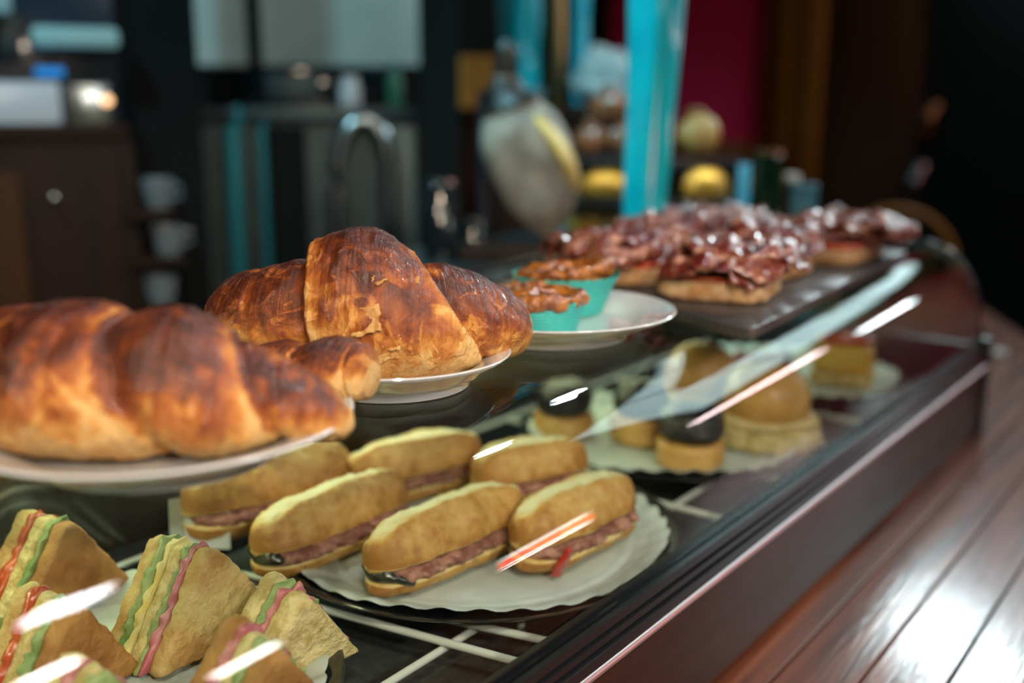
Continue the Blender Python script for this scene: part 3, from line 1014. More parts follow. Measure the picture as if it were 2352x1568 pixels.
# ------------------------------------------------------------------ trays and paper inside the case
def tray_set(label_t, label_p, cx, cy, r, tray_m='tray', scal=36, group_t='round trays in the case', group_p='scalloped papers on the trays', rp=None):
    prof = [(0.004, 0.0), (r * 0.80, 0.0), (r * 0.90, 0.004), (r * 1.0, 0.0115), (r * 1.005, 0.0125), (r * 0.99, 0.0130), (r * 0.89, 0.0060), (r * 0.79, 0.0022), (0.004, 0.0022)]
    t = mesh_obj('serving_tray', place(lathe(prof, 96), (cx, cy, ZT + 0.0004)), M[tray_m], None, angle=60, origin=(cx, cy, ZT + 0.0004))
    tag(t, label_t, 'tray', group_t)
    rp = rp or r * 0.94

    def wav(th, i, rr, z):
        q = rr / rp
        e = max(0, (q - 0.80) / 0.20)
        sc_ = math.cos(th * scal)
        return rr * (1 + (0.016 * abs(math.cos(th * scal / 2)) - 0.008) * e), z + 0.0016 * e * sc_ + 0.002 * e * math.sin(th * 5 + cx * 40) + 0.0005 * math.sin(q * 90) * sstep(0.72, 0.78, q) * (1 - sstep(0.88, 0.92, q))
    pr = [(rp * q, 0.0033 + (0.011 * sstep(0.80, 1.0, q))) for q in (0.01, 0.2, 0.4, 0.6, 0.7, 0.74, 0.76, 0.78, 0.80, 0.82, 0.84, 0.86, 0.88, 0.90, 0.92, 0.94, 0.96, 0.98, 1.0)]
    pr2 = [(a, z + 0.0005) for a, z in reversed(pr)]
    p = mesh_obj('tray_paper', place(lathe(pr + pr2, 288, fn=wav), (cx, cy, ZT + 0.0004)), M['paper'], None, angle=60, origin=(cx, cy, ZT + 0.004))
    tag(p, label_p, 'paper', group_p)


TB = (-0.462, 0.566)
tray_set('black round tray under the small ham rolls', 'white scalloped paper under the small ham rolls', TB[0], TB[1], 0.153)
TA = (-0.500, 0.245)
tray_set('black round tray under the club sandwiches', 'white scalloped paper under the club sandwich wedges', TA[0], TA[1], 0.158)
TCc = (-0.468, 0.868)
tray_set('black round tray under the black pudding bites', 'crinkled white paper under the black pudding bites and bun', TCc[0], TCc[1], 0.143)
TD = (-0.468, 1.168)
tray_set('far round tray under the omelette bite', 'white paper under the omelette bite at the far end', TD[0], TD[1], 0.140)
ZF = ZT + 0.0004 + 0.0056      # where food stands


# ------------------------------------------------------------------ small rolls
def roll_mat():
    m, N, L, b = new_mat('small_roll_crust')
    a = N.new('ShaderNodeAttribute'); a.attribute_name = 'bake'
    tc = N.new('ShaderNodeTexCoord')
    n = N.new('ShaderNodeTexNoise'); n.inputs['Scale'].default_value = 130; n.inputs['Detail'].default_value = 6
    L.new(tc.outputs['Object'], n.inputs['Vector'])
    ma = N.new('ShaderNodeMath'); ma.operation = 'MULTIPLY_ADD'; ma.inputs[1].default_value = 0.5; 
    L.new(n.outputs['Fac'], ma.inputs[0]); L.new(a.outputs['Fac'], ma.inputs[2])
    cr = N.new('ShaderNodeValToRGB'); e = cr.color_ramp.elements
    e[0].position = 0.22; e[0].color = (0.80, 0.72, 0.46, 1)
    e[1].position = 1.25 if False else 1.0; e[1].color = (0.40, 0.17, 0.036, 1)
    for p, c in ((0.50, (0.74, 0.56, 0.25, 1)), (0.72, (0.68, 0.43, 0.15, 1)), (0.88, (0.56, 0.29, 0.075, 1))):
        x = e.new(p); x.color = c
    L.new(ma.outputs[0], cr.inputs[0]); L.new(cr.outputs[0], b.inputs['Base Color'])
    b.inputs['Roughness'].default_value = 0.6
    bp = N.new('ShaderNodeBump'); bp.inputs['Strength'].default_value = 0.5; bp.inputs['Distance'].default_value = 0.002
    L.new(n.outputs['Fac'], bp.inputs['Height']); L.new(bp.outputs[0], b.inputs['Normal'])
    return m


M['roll'] = roll_mat()
def half_roll(L_, W_, H_, seed, top=True):
    """half of a little baguette along local x; flat side at z=0; also gives how browned each point is"""
    NT, NP = 90, 48
    V, Fc, bk = [], [], []
    for i in range(NT + 1):
        u = 2 * i / NT - 1
        e = max(max(1 - abs(u) ** 3.4, 0.0) ** 0.5, 0.04)
        for k in range(NP):
            a = 2 * PI * k / NP
            c, s = math.cos(a), math.sin(a)
            y = W_ * e * math.copysign(abs(c) ** 0.8, c)
            z = H_ * (0.35 + 0.65 * e) * s if s > 0 else 0.12 * H_ * s
            v = 0.52 + 0.16 * (1 - s) if s > 0 else 0.2
            v += 0.25 * abs(u) ** 4
            if top and s > 0.1:
                d = y / W_ - 0.12 - 0.10 * math.sin(u * 2.2 + seed)
                w_ = sstep(1.0, 0.80, abs(u))
                valley = math.exp(-(d / 0.48) ** 4) * w_
                ear = math.exp(-((d - 0.58) / 0.12) ** 2) * w_ + 0.7 * math.exp(-((d + 0.58) / 0.12) ** 2) * w_
                z += H_ * (0.10 * ear - 0.06 * valley)
                v += -0.62 * valley + 0.10 * ear
                if valley > 0.3:
                    z += 0.0022 * noise.noise(Vector((u * 9, d * 9, seed)))
            p = Vector((u * L_, y, z))
            n1 = noise.noise(p * 55 + Vector((seed * 3, 0, 0)))
            p += Vector((0, c, s)) * (0.0022 * n1 + 0.0008 * noise.noise(p * 150 + Vector((0, seed, 0))))
            V.append(p)
            bk.append(v + 0.08 * n1 + 0.07 * noise.noise(p * 22 + Vector((0, 0, seed))))
    for i in range(NT):
        for k in range(NP):
            Fc.append((i * NP + k, i * NP + (k + 1) % NP, (i + 1) * NP + (k + 1) % NP, (i + 1) * NP + k))
    Fc.append(tuple(reversed(range(NP))))
    Fc.append(tuple(NT * NP + k for k in range(NP)))
    return (V, Fc), dict(bake=bk)


def blob_strip(L_, W_, H_, seed, amp=0.004, ns=90):
    NT, NP = 60, 24
    V, Fc = [], []
    for i in range(NT + 1):
        u = 2 * i / NT - 1
        e = max(1 - abs(u) ** 4, 0.02) ** 0.5
        for k in range(NP):
            a = 2 * PI * k / NP
            p = Vector((u * L_, W_ * e * math.cos(a), H_ * (0.5 + 0.5 * math.sin(a))))
            p += Vector((0, math.cos(a), 0.3 * math.sin(a))) * amp * (noise.noise(p * ns + Vector((seed, 0, 0))) + 0.5 * noise.noise(p * ns * 2.4))
            V.append(p)
    for i in range(NT):
        for k in range(NP):
            Fc.append((i * NP + k, i * NP + (k + 1) % NP, (i + 1) * NP + (k + 1) % NP, (i + 1) * NP + k))
    Fc.append(tuple(reversed(range(NP))))
    Fc.append(tuple(NT * NP + k for k in range(NP)))
    return V, Fc


def mini_roll(label, a, b, seed, W_=0.024, H_=0.030, dark_end=False, sauce=False, crust='roll', roll=-0.10, lettuce=False):
    """a, b: ends on the paper (x, y)"""
    cx, cy = (a[0] + b[0]) / 2, (a[1] + b[1]) / 2
    L_ = math.hypot(b[0] - a[0], b[1] - a[1]) / 2
    rz = math.atan2(b[1] - a[1], b[0] - a[0])
    t = thing('filled_roll', label, 'sandwich roll', (cx, cy, ZF), 'small filled rolls on the tray')
    bot, ab = half_roll(L_, W_ * 0.98, H_ * 0.46, seed + 3, False)
    bot = xf(bot, Matrix.Rotation(PI, 4, 'X'))
    zb = H_ * 0.46 + 0.0012
    mesh_obj('bottom_half', place(bot, (cx, cy, ZF + zb), rz), M[crust], t, attrs=ab, angle=180)
    mesh_obj('meat_filling', place(blob_strip(L_ * 0.95, W_ * 1.07, 0.014, seed, 0.0055, 130), (cx, cy, ZF + zb - 0.002), rz), M['pate'], t, angle=180)
    tp, ab = half_roll(L_, W_, H_ * 0.92, seed)
    mesh_obj('top_half', place(tp, (cx, cy, ZF + zb + 0.011), rz, rx=roll), M[crust], t, attrs=ab, angle=180)
    if dark_end:
        q = blob_strip(0.018, W_ * 0.80, 0.012, seed + 9, 0.004, 70)
        ex, ey = a[0] + 0.016 * math.cos(rz), a[1] + 0.016 * math.sin(rz)
        mesh_obj('roast_vegetable', place(q, (ex, ey, ZF + zb - 0.004), rz, ry=0.45), M['pepper_dark'], t, angle=180)
    if sauce:
        q = blob_strip(0.012, 0.0065, 0.005, seed + 2, 0.003, 90)
        ex, ey = a[0] + (b[0] - a[0]) * 0.16 + W_ * 0.98 * math.sin(rz), a[1] + (b[1] - a[1]) * 0.16 - W_ * 0.98 * math.cos(rz)
        mesh_obj('sauce_drip', place(q, (ex, ey, ZF + zb - 0.002), rz + PI / 2, ry=1.15), M['sauce'], t, angle=180)
    return t


mini_roll('slashed roll with a dark roasted vegetable hanging from its near end, beside the club sandwiches', (-0.522, 0.404), (-0.520, 0.545), 1.0, dark_end=True)
mini_roll('roll in the middle of the paper front with shredded pink meat spilling out', (-0.443, 0.432), (-0.432, 0.578), 2.0, dark_end=True)
mini_roll('roll with a red sauce drip nearest the case rail', (-0.388, 0.520), (-0.379, 0.645), 3.0, sauce=True, W_=0.026)
mini_roll('roll at the back of the paper under the second plate, pale slashed top', (-0.572, 0.535), (-0.532, 0.655), 4.0)
mini_roll('short roll at the far edge of the paper near the black pudding bites', (-0.492, 0.598), (-0.446, 0.690), 5.0, W_=0.025)
big = mini_roll('long roll in the dim rear corner under the nearest croissant plate', (-0.616, 0.415), (-0.585, 0.552), 6.0, W_=0.028, H_=0.036)

# folded paper at the back of the tray
fp = box(-0.0165, 0.0165, -0.0006, 0.0006, 0, 0.046)
fp2 = xf(box(-0.010, 0.010, -0.0006, 0.0006, 0, 0.037), Matrix.Translation((-0.019, 0.004, 0)) @ Matrix.Rotation(0.7, 4, 'Z'))
c_ = P(478, 1262, ZF)
o = mesh_obj('folded_paper', place(join(fp, fp2), (c_.x, c_.y, ZF + 0.0006), YAW, rx=-0.12), M['paper'], None, smooth=False)
tag(o, 'small folded white paper standing behind the club sandwiches', 'paper')

# ------------------------------------------------------------------ club sandwich wedges
def tri_slab(w_, h_, t_, seed, amp=0.0014, bev=0.003, inset=0.0):
    """upright triangle: base along x, apex up, thickness along y starting at 0"""
    o = [(-w_ / 2 + inset, inset), (w_ / 2 - inset, inset), (w_ * 0.05, h_ - inset * 1.5), (-w_ * 0.05, h_ - inset * 1.5)]
    g = puck(o, t_, min(bev, t_ * 0.35), 90, 9, amp, 150, seed, roundit=1)
    return xf(g, Matrix.Rotation(PI / 2, 4, 'X') @ Matrix.Scale(-1, 4, Vector((0, 0, 1))))


def club(label, cx, cy, rz, seed, w_=0.085, h_=0.066, lean=0.0, order=None, z=None):
    z = ZF if z is None else z
    t = thing('club_sandwich', label, 'sandwich', (cx, cy, z), 'club sandwich wedges on the tray')
    order = order or [('bread_slice', 'toast_face', 0.012), ('lettuce', 'lettuce', 0.005), ('egg_filling', 'egg', 0.006), ('bread_slice', 'crumb', 0.011), ('tomato_slice', 'tomato', 0.004), ('lettuce', 'lettuce', 0.004), ('bread_slice', 'toast_face', 0.012)]
    tot = sum(q[2] for q in order)
    y = -tot / 2
    for i, (nm, m_, th) in enumerate(order):
        if nm == 'bread_slice':
            g = tri_slab(w_, h_, th, seed + i, 0.0018)
        else:
            g = tri_slab(w_ * 1.05, h_ * 1.02, th * 1.1, seed + i, 0.0042, 0.002)
        g = xf(g, Matrix.Translation((0, y, 0)))
        mesh_obj(nm, place(g, (cx, cy, z + 0.001), rz, rx=lean), M[m_], t, angle=180)
        if nm == 'bread_slice':
            # browned crust along one cut side
            pass
        y += th
    return t


SWT = [('bread_slice', 'toast_face', 0.014), ('lettuce', 'lettuce', 0.006), ('egg_filling', 'egg', 0.006), ('bread_slice', 'crumb', 0.012), ('lettuce', 'lettuce', 0.005), ('ham_layer', 'cooked_ham', 0.004), ('bread_slice', 'toast_face', 0.013)]
RED = [('bread_slice', 'toast_face', 0.013), ('tomato_slice', 'tomato', 0.006), ('bread_slice', 'crumb', 0.013), ('lettuce', 'lettuce', 0.006), ('bread_slice', 'toast_crust', 0.013)]
BRN = [('bread_slice', 'toast_crust', 0.014), ('ham_layer', 'cooked_ham', 0.005), ('bread_slice', 'crumb', 0.012), ('lettuce', 'lettuce', 0.004), ('bread_slice', 'toast_crust', 0.014)]


def on_tray(px, py):
    q = P(px, py, ZF)
    return q.x, q.y
club('club sandwich wedge with a red tomato edge standing at the rear left of its tray', -0.612, 0.312, R(-84), 1.0, order=RED, w_=0.088, h_=0.058)
club('broad club sandwich wedge with green and yellow stripes in the middle of its tray', -0.498, 0.338, R(-90), 2.0, order=SWT, w_=0.094, h_=0.060, lean=0.10)
club('club sandwich wedge with grey-green filling leaning against the striped one', -0.432, 0.352, R(-98), 3.0, order=[('bread_slice', 'crumb', 0.014), ('lettuce', 'lettuce', 0.006), ('ham_layer', 'cooked_ham', 0.004), ('bread_slice', 'crumb', 0.016)], w_=0.080, h_=0.050, lean=-0.12)
club('small club sandwich wedge with a tomato edge in front of the red-edged one', -0.512, 0.258, R(-86), 4.0, order=RED, w_=0.076, h_=0.056)
club('brown toasted club sandwich wedge at the right front of its tray', -0.393, 0.298, R(-100), 5.0, order=BRN, w_=0.082, h_=0.056, lean=-0.10)
club('club sandwich wedge at the left edge with lettuce hanging out', -0.610, 0.232, R(-80), 6.0, order=SWT[:5], w_=0.078, h_=0.052)
club('club sandwich wedge at the very front with a bright crust', -0.530, 0.190, R(-88), 7.0, order=RED, w_=0.070, h_=0.055)
club('pale club sandwich wedge under the bright glass reflection', -0.440, 0.235, R(-95), 8.0, order=[('bread_slice', 'crumb', 0.013), ('ham_layer', 'cooked_ham', 0.006), ('bread_slice', 'crumb', 0.012), ('lettuce', 'lettuce', 0.005)], w_=0.074, h_=0.050)

# ------------------------------------------------------------------ black pudding bites, bun, omelette bite
def bite(label, cx, cy, r, hb, ht, seed):
    t = thing('black_pudding_bite', label, 'canape', (cx, cy, ZF), 'black pudding bites on the paper')
    mesh_obj('bread_base', place(puck(circle(r, 40, 1.0, 0.04, 3, seed), hb, 0.005, 60, 6, 0.0022, 90, seed), (cx, cy, ZF)), M['bun_gold'], t, angle=180)
    mesh_obj('black_pudding', place(puck(circle(r * 0.97, 40, 1.0, 0.03, 2, seed), ht, 0.008, 60, 8, 0.0022, 90, seed + 2, dome=ht * 0.35), (cx, cy, ZF + hb + 0.0008)), M['morcilla'], t, angle=180)


bite('nearest black pudding bite on golden bread, at the front of its paper', -0.408, 0.808, 0.031, 0.024, 0.024, 1.0)
bite('black pudding bite half veiled by the white glass reflection', -0.480, 0.842, 0.029, 0.027, 0.024, 2.0)
bite('black pudding bite in the dim rear of the paper, behind the others', -0.552, 0.815, 0.030, 0.022, 0.024, 3.0)


def bun(label, cx, cy, r, seed, rz=0.0):
    t = thing('bread_bun', label, 'bun', (cx, cy, ZF))
    mesh_obj('bottom_half', place(puck(circle(r * 1.05, 40, 1.25, 0.05, 3, seed), 0.024, 0.006, 64, 6, 0.003, 80, seed), (cx, cy, ZF), rz), M['crumb'], t, angle=180)
    mesh_obj('pale_filling', place(puck(circle(r * 1.06, 40, 1.2, 0.08, 5, seed), 0.009, 0.003, 64, 6, 0.003, 100, seed + 3), (cx, cy, ZF + 0.0225), rz), M['bun_pale'], t, angle=180)
    prof = [(0.004, 0.0), (r * 0.9, 0.0), (r * 1.02, 0.006), (r * 1.04, 0.016), (r * 0.95, 0.030), (r * 0.74, 0.041), (r * 0.42, 0.048), (0.003, 0.050)]
    pr = [tuple(catmull(prof, i / 24)) for i in range(25)]
    mesh_obj('top_half', place(lathe(pr, 56, fn=lambda th, i, rr, z: (rr * (1 + 0.03 * math.cos(2 * th + seed)), z)), (cx, cy, ZF + 0.031), rz), M['bun_gold'], t, angle=180)


bun('round golden bread bun with pale filling beside the black pudding bites', -0.378, 0.905, 0.040, 2.0, R(20))
bun('second golden bun hidden behind the round one on the paper', -0.468, 0.945, 0.036, 4.0)

t = thing('omelette_bite', 'yellow omelette bite topped with orange pepper on white paper at the far end', 'canape', (-0.400, 1.180, ZF))
mesh_obj('bread_base', place(puck([(-.036, -.026), (.036, -.026), (.036, .026), (-.036, .026)], 0.014, 0.004, 56, 6, 0.0018, 90, 1), (-0.400, 1.180, ZF), R(10)), M['crumb'], t, angle=180)
mesh_obj('omelette', place(puck([(-.034, -.026), (.034, -.024), (.032, .026), (-.034, .026)], 0.034, 0.006, 56, 6, 0.0025, 80, 2), (-0.400, 1.180, ZF + 0.0145), R(14)), M['tortilla'], t, angle=180)
mesh_obj('pepper_strip', place(puck(circle(0.026, 40, 1.25, 0.06, 3), 0.009, 0.003, 56, 6, 0.003, 90, 3), (-0.400, 1.180, ZF + 0.049), R(14)), M['tomato'], t, angle=180)
t = thing('ham_bite', 'small bread bite with a pink ham curl beside the omelette bite', 'canape', (-0.470, 1.100, ZF))
mesh_obj('bread_base', place(puck([(-.032, -.024), (.032, -.024), (.032, .024), (-.032, .024)], 0.020, 0.004, 56, 6, 0.0018, 90, 4), (-0.470, 1.100, ZF), R(-10)), M['toast_bread'], t, angle=180)
o = mesh_obj('ham_curl', ham_sheet(-0.470, 1.100, ZF + 0.034, 0.034, 0.028, R(20), 11.0, 0.012), M['cooked_ham'], t, angle=180)
so = o.modifiers.new('thickness', 'SOLIDIFY'); so.thickness = 0.0014

# ------------------------------------------------------------------ behind the bar
def fbox(px0, px1, py0, py1, d, depth, z0=None, z1=None, bev=0.0):
    """box standing at distance d, its face turned to the bar's corner; edges given by the photo's columns and rows"""
    pm = (px0 + px1) / 2
    a, b = D(px0, 784, d), D(px1, 784, d)
    wd = (Vector((b.x, b.y)) - Vector((a.x, a.y))).length
    c = D(pm, 784, d)
    z1 = D(pm, py0, d).z if z1 is None else z1
    z0 = D(pm, py1, d).z if z0 is None else z0
    g = box(-wd / 2, wd / 2, 0, depth, z0, z1, bev)
    return xf(g, Matrix.Translation((c.x, c.y, 0)) @ Matrix.Rotation(facing(pm), 4, 'Z'))


def scale_at(d):
    return d / 2407.0


# dark pillar and posts
structure(mesh_obj('trim_1', fbox(352, 496, 0, 0, 2.02, 0.12, Z_FLOOR, Z_CEIL), M['dark_paint'], smooth=False))
structure(mesh_obj('trim_2', fbox(976, 1058, 0, 0, 2.00, 0.08, Z_FLOOR, Z_CEIL), M['dark_paint'], smooth=False))

# rear work counter behind the display case
rc = thing('rear_counter', 'dark steel-topped work counter behind the display case', 'counter', (-0.90, 1.33, Z_FLOOR))
mesh_obj('worktop', box(-1.115, -0.677, 0.90, 1.755, -0.075, -0.05, 0.003), M['dull_steel'], rc)
mesh_obj('base', box(-1.105, -0.69, 0.91, 1.745, Z_FLOOR, -0.075), M['dark_wood'], rc, smooth=False)
ZRC = -0.05

# left back bar with the coffee machine
dB = 1.90
zb = D(150, 287, dB).z
bb = thing('back_bar', 'tall dark wooden back bar at the left with a brown door', 'cabinet', (*D(100, 500, dB).xy, Z_FLOOR))
mesh_obj('body', fbox(-220, 350, 0, 0, dB, 0.16, Z_FLOOR, zb - 0.02), M['dark_wood'], bb, smooth=False)
mesh_obj('top', fbox(-230, 350, 0, 0, dB - 0.012, 0.18, zb - 0.02, zb, 0.004), M['dark_wood'], bb)
dr = mesh_obj('door', fbox(-180, 85, 395, 900, dB - 0.018, 0.016), M['deep_brown'], bb, smooth=False)
mesh_obj('knob', fbox(148, 164, 445, 462, dB - 0.03, 0.028, bev=0.004), M['steel'], bb)

em = thing('coffee_machine', 'steel coffee machine with a pale front tray on the left back bar', 'coffee machine', (*D(120, 250, dB + 0.03).xy, zb))
mesh_obj('drip_tray', fbox(-140, 196, 186, 0, dB + 0.01, 0.12, zb + 0.0005, None, 0.006), M['white_enamel'], em)
mesh_obj('side_wing', fbox(196, 300, 192, 272, dB + 0.03, 0.10, zb + 0.0005, None, 0.006), M['steel'], em)
mesh_obj('body', fbox(-140, 330, -30, 0, dB + 0.125, 0.02, zb + 0.0005, None, 0.006), mat('blue_black_enamel', (0.006, 0.022, 0.038), rough=0.3, coat=0.4), em)
mesh_obj('cup_rail', fbox(140, 332, 62, 112, dB + 0.035, 0.085, bev=0.012), mat('pale_teal_enamel', (0.36, 0.60, 0.60), rough=0.35), em)
mesh_obj('top_panel', fbox(-140, 108, -40, 32, dB + 0.02, 0.10, bev=0.01), mat('pale_blue_enamel', (0.30, 0.50, 0.52), rough=0.4), em)
mesh_obj('group_head', fbox(60, 118, 32, 130, dB + 0.05, 0.07, bev=0.008), M['dull_steel'], em)
mesh_obj('handle', fbox(180, 205, 112, 190, dB + 0.05, 0.03, bev=0.006), M['black_plastic'], em)
mesh_obj('display', fbox(140, 205, 156, 176, dB + 0.02, 0.02, bev=0.004), M['blue_led'], em)
c_ = D(246, 231, dB + 0.022)
bm = bmesh.new(); bmesh.ops.create_uvsphere(bm, u_segments=16, v_segments=10, radius=0.008)
bm.verts.index_update()
sg = [v.co.copy() for v in bm.verts], [tuple(v.index for v in f.verts) for f in bm.faces]
bm.free()
mesh_obj('pilot_lamp', place(sg, c_), M['pilot'], em)

# white cups on little wall brackets beside the pillar
def cup(label, px, py, d, r, h, tilt):
    c = D(px, py, d)
    t = thing('cup', label, 'cup', c, 'cups on the bracket rack')
    prof = [(r * 0.55, 0), (r * 0.62, 0.0), (r * 0.85, h * 0.35), (r, h), (r * 0.95, h), (r * 0.8, h * 0.38), (r * 0.5, 0.004), (0.002, 0.004)]
    mesh_obj('body', place(lathe(prof, 32), c, 0), M['cup_grey'], t, angle=60)
    hd = tube([(r * 0.9 * math.cos(0), 0, h * 0.8), (r * 1.5, 0, h * 0.75), (r * 1.55, 0, h * 0.4), (r * 0.85, 0, h * 0.3)], 0.004, 8)
    mesh_obj('handle', place(hd, c, tilt), M['cup_grey'], t)


rk = thing('cup_rack', 'dark upright bracket rack of three cups beside the dark pillar', 'rack', (*D(375, 700, 1.86).xy, Z_FLOOR))
mesh_obj('upright', fbox(318, 340, 0, 0, 1.88, 0.014, Z_FLOOR, D(330, 330, 1.86).z), M['dark_wood'], rk, smooth=False)
for i, (px, py, lab) in enumerate(((366, 478, 'white cup on the top bracket of the dark rack'), (388, 585, 'white cup on the middle bracket of the dark rack'), (372, 700, 'white cup on the bottom bracket of the dark rack'))):
    cz = D(px, py, 1.84).z
    mesh_obj('bracket', fbox(322, px + 55, 0, 0, 1.80, 0.078, cz - 0.012, cz - 0.001), M['dark_wood'], rk, smooth=False)
    cup(lab, px, py, 1.84, 0.028, 0.050, 0.4 + i)

# steel cabinet in the middle
dF = 2.10
zf = D(735, 246, dF).z
fr = thing('steel_cabinet', 'dark stainless refrigerator cabinet with an arched pipe modelled for a reflection behind the croissants', 'refrigerator', (*D(735, 500, dF + 0.1).xy, Z_FLOOR))
mesh_obj('body', fbox(498, 974, 0, 0, dF, 0.12, Z_FLOOR, zf - 0.03), M['dull_steel'], fr, smooth=False)
mesh_obj('top', fbox(496, 974, 0, 0, dF - 0.02, 0.14, zf - 0.03, zf, 0.006), M['dull_steel'], fr)
mesh_obj('door', fbox(622, 722, 290, 980, dF - 0.014, 0.013, bev=0.004), M['dark_paint'], fr)
mesh_obj('door', fbox(905, 966, 290, 980, dF - 0.014, 0.013, bev=0.004), M['dull_steel'], fr)
for px, r, mt in ((533, 0.018, 'cyan_light_steel'), (600, 0.010, 'cyan_light_steel')):
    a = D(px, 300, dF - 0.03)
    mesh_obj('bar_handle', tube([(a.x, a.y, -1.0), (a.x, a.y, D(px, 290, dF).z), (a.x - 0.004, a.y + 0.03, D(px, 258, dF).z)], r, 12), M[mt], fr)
ap = []
dA = dF - 0.035
for i in range(30):
    u = i / 29
    if u < 0.3:
        q = D(775, 760 - (760 - 400) * u / 0.3, dA)
    elif u > 0.7:
        q = D(895, 400 + (760 - 400) * (u - 0.7) / 0.3, dA)
    else:
        a = PI * (1 - (u - 0.3) / 0.4)
        q = D(835 + 60 * math.cos(a), 400 - 125 * math.sin(a), dA)
    ap.append(q)
mesh_obj('arched_reflection', tube(ap, 0.017, 12), M['steel'], fr)  # pipe shape stands in for a reflection in the cabinet steel

# things on top of the cabinet
gr = thing('black_appliance', 'low black appliance on top of the steel cabinet', 'appliance', (*D(700, 246, dF + 0.07).xy, zf))
mesh_obj('body', fbox(520, 905, 154, 0, dF + 0.05, 0.06, zf + 0.0005, None, 0.006), M['bottle_black'], gr)
mesh_obj('control_panel', fbox(640, 760, 172, 232, dF + 0.044, 0.006, bev=0.002), M['dull_steel'], gr)


def bottle(name, label, cat, c, r, h, m, neck=0.35, cap=None, group=None):
    t = thing(name, label, cat, c, group)
    prof = [(0.003, 0), (r * 0.95, 0), (r, r * 0.15), (r, h * 0.58), (r * 0.85, h * 0.68), (r * neck, h * 0.80), (r * neck, h * 0.97), (0.003, h * 0.97)]
    mesh_obj('body', place(lathe(prof, 32), c), M[m], t, angle=50)
    mesh_obj('cap', place(lathe([(0.002, h * 0.971), (r * neck * 1.15, h * 0.971), (r * neck * 1.15, h), (0.002, h)], 24), c), M[cap or 'black_plastic'], t, angle=50)


c_ = D(805, 240, dF + 0.0); c_.z = zf + 0.0005
bottle('jar', 'pale jar in front of the black appliance', 'jar', c_, 0.022, 0.062, 'porcelain', 0.8, 'steel')
c_ = D(908, 240, dF + 0.01); c_.z = zf + 0.0005
M['green_plastic'] = mat('green_plastic', (0.03, 0.16, 0.09), rough=0.4)
bottle('green_bottle', 'small green bottle at the right end of the black appliance', 'bottle', c_, 0.016, 0.085, 'green_plastic', 0.6, 'green_plastic')

# frosted window above the cabinet
wn = structure(mesh_obj('window_1', fbox(490, 985, 150, 166, 2.42, 0.05), M['dark_paint'], smooth=False))
ORG[wn.name] = wn.location.copy()
for a, b, m_ in ((492, 606, 'frost'), (636, 978, 'frost')):
    mesh_obj('pane', fbox(a, b, -330, 150, 2.43, 0.006), M[m_], wn, smooth=False)
mesh_obj('mullion', fbox(606, 636, -330, 150, 2.42, 0.03), M['dark_paint'], wn, smooth=False)

# tall dark cupboard behind the ham
dC = 2.17
zc = D(1240, 250, dC).z
tc_ = thing('tall_cupboard', 'tall dark cupboard behind the cured ham leg', 'cupboard', (*D(1250, 500, dC + 0.1).xy, Z_FLOOR))
mesh_obj('body', fbox(1052, 1446, 0, 0, dC, 0.30, Z_FLOOR, zc - 0.02), M['dark_wood'], tc_, smooth=False)
mesh_obj('top', fbox(1050, 1448, 0, 0, dC - 0.01, 0.32, zc - 0.02, zc, 0.003), M['dark_wood'], tc_)
oc = mesh_obj('ochre_box', fbox(1062, 1150, 128, 0, dC + 0.02, 0.03, zc + 0.0005, None, 0.003), M['yellow_card'], None, smooth=False)
tag(oc, 'ochre yellow box on the tall cupboard, behind the ham hoof', 'box')


def crumple_post(name, label, cat, foot, top, r0, r1, seed, m_='cyan_wrap', lobes=5, n=64, nz_=90):
    V, Fc = [], []
    for i in range(nz_ + 1):
        q = i / nz_
        c = Vector(foot).lerp(Vector(top), q)
        c.x += 0.004 * noise.noise(Vector((0, q * 5, seed)))
        for k in range(n):
            th = 2 * PI * k / n
            r = r0 + (r1 - r0) * q
            r *= 1 + 0.15 * noise.noise(Vector((math.cos(th) * 2.2, math.sin(th) * 2.2, q * 3.5 + seed))) + 0.085 * math.sin(th * lobes + q * 3 + noise.noise(Vector((q * 6, seed, 0))) * 2)
            V.append(c + Vector((r * math.cos(th), r * math.sin(th), 0)))
    for i in range(nz_):
        for k in range(n):
            Fc.append((i * n + k, i * n + (k + 1) % n, (i + 1) * n + (k + 1) % n, (i + 1) * n + k))
    Fc.append(tuple(reversed(range(n))))
    Fc.append(tuple(nz_ * n + k for k in range(n)))
    t = thing(name, label, cat, foot)
    mesh_obj('wrap', (V, Fc), M[m_], t, angle=180)
    mesh_obj('base', place(lathe([(0.003, 0.0), (r0 * 1.25, 0), (r0 * 1.25, 0.008), (r0 * 1.05, 0.012), (0.003, 0.012)], 40), foot), M['black_plastic'], t, angle=40)
    return t


f_ = D(1480, 500, 1.43)
t_ = D(1508, -10, 1.43)
dirp = (t_ - f_) / (t_.z - f_.z)
foot = f_ + dirp * (ZRC + 0.0005 - f_.z)
topp = f_ + dirp * (0.75 - f_.z)
crumple_post('wrapped_post', 'glossy cyan plastic-wrapped post standing behind the ham toasts', 'post', foot, topp, 0.0215, 0.052, 2.0)
c_ = D(1195, 245, dC + 0.10)
tp_ = D(1192, -140, dC + 0.10)
crumple_post('wrapped_roll', 'shorter cyan wrapped roll on the tall cupboard behind the ham', 'roll', (c_.x, c_.y, zc + 0.0005), (c_.x, c_.y, zc + 0.42), 0.036, 0.050, 7.0)
c_ = D(1332, 245, dC + 0.14)
crumple_post('wrapped_roll', 'thin cyan wrapped roll on the tall cupboard next to the gold tube', 'roll', (c_.x, c_.y, zc + 0.0005), (c_.x, c_.y, zc + 0.40), 0.016, 0.018, 8.0)
c_ = D(1277, 245, dC + 0.12)
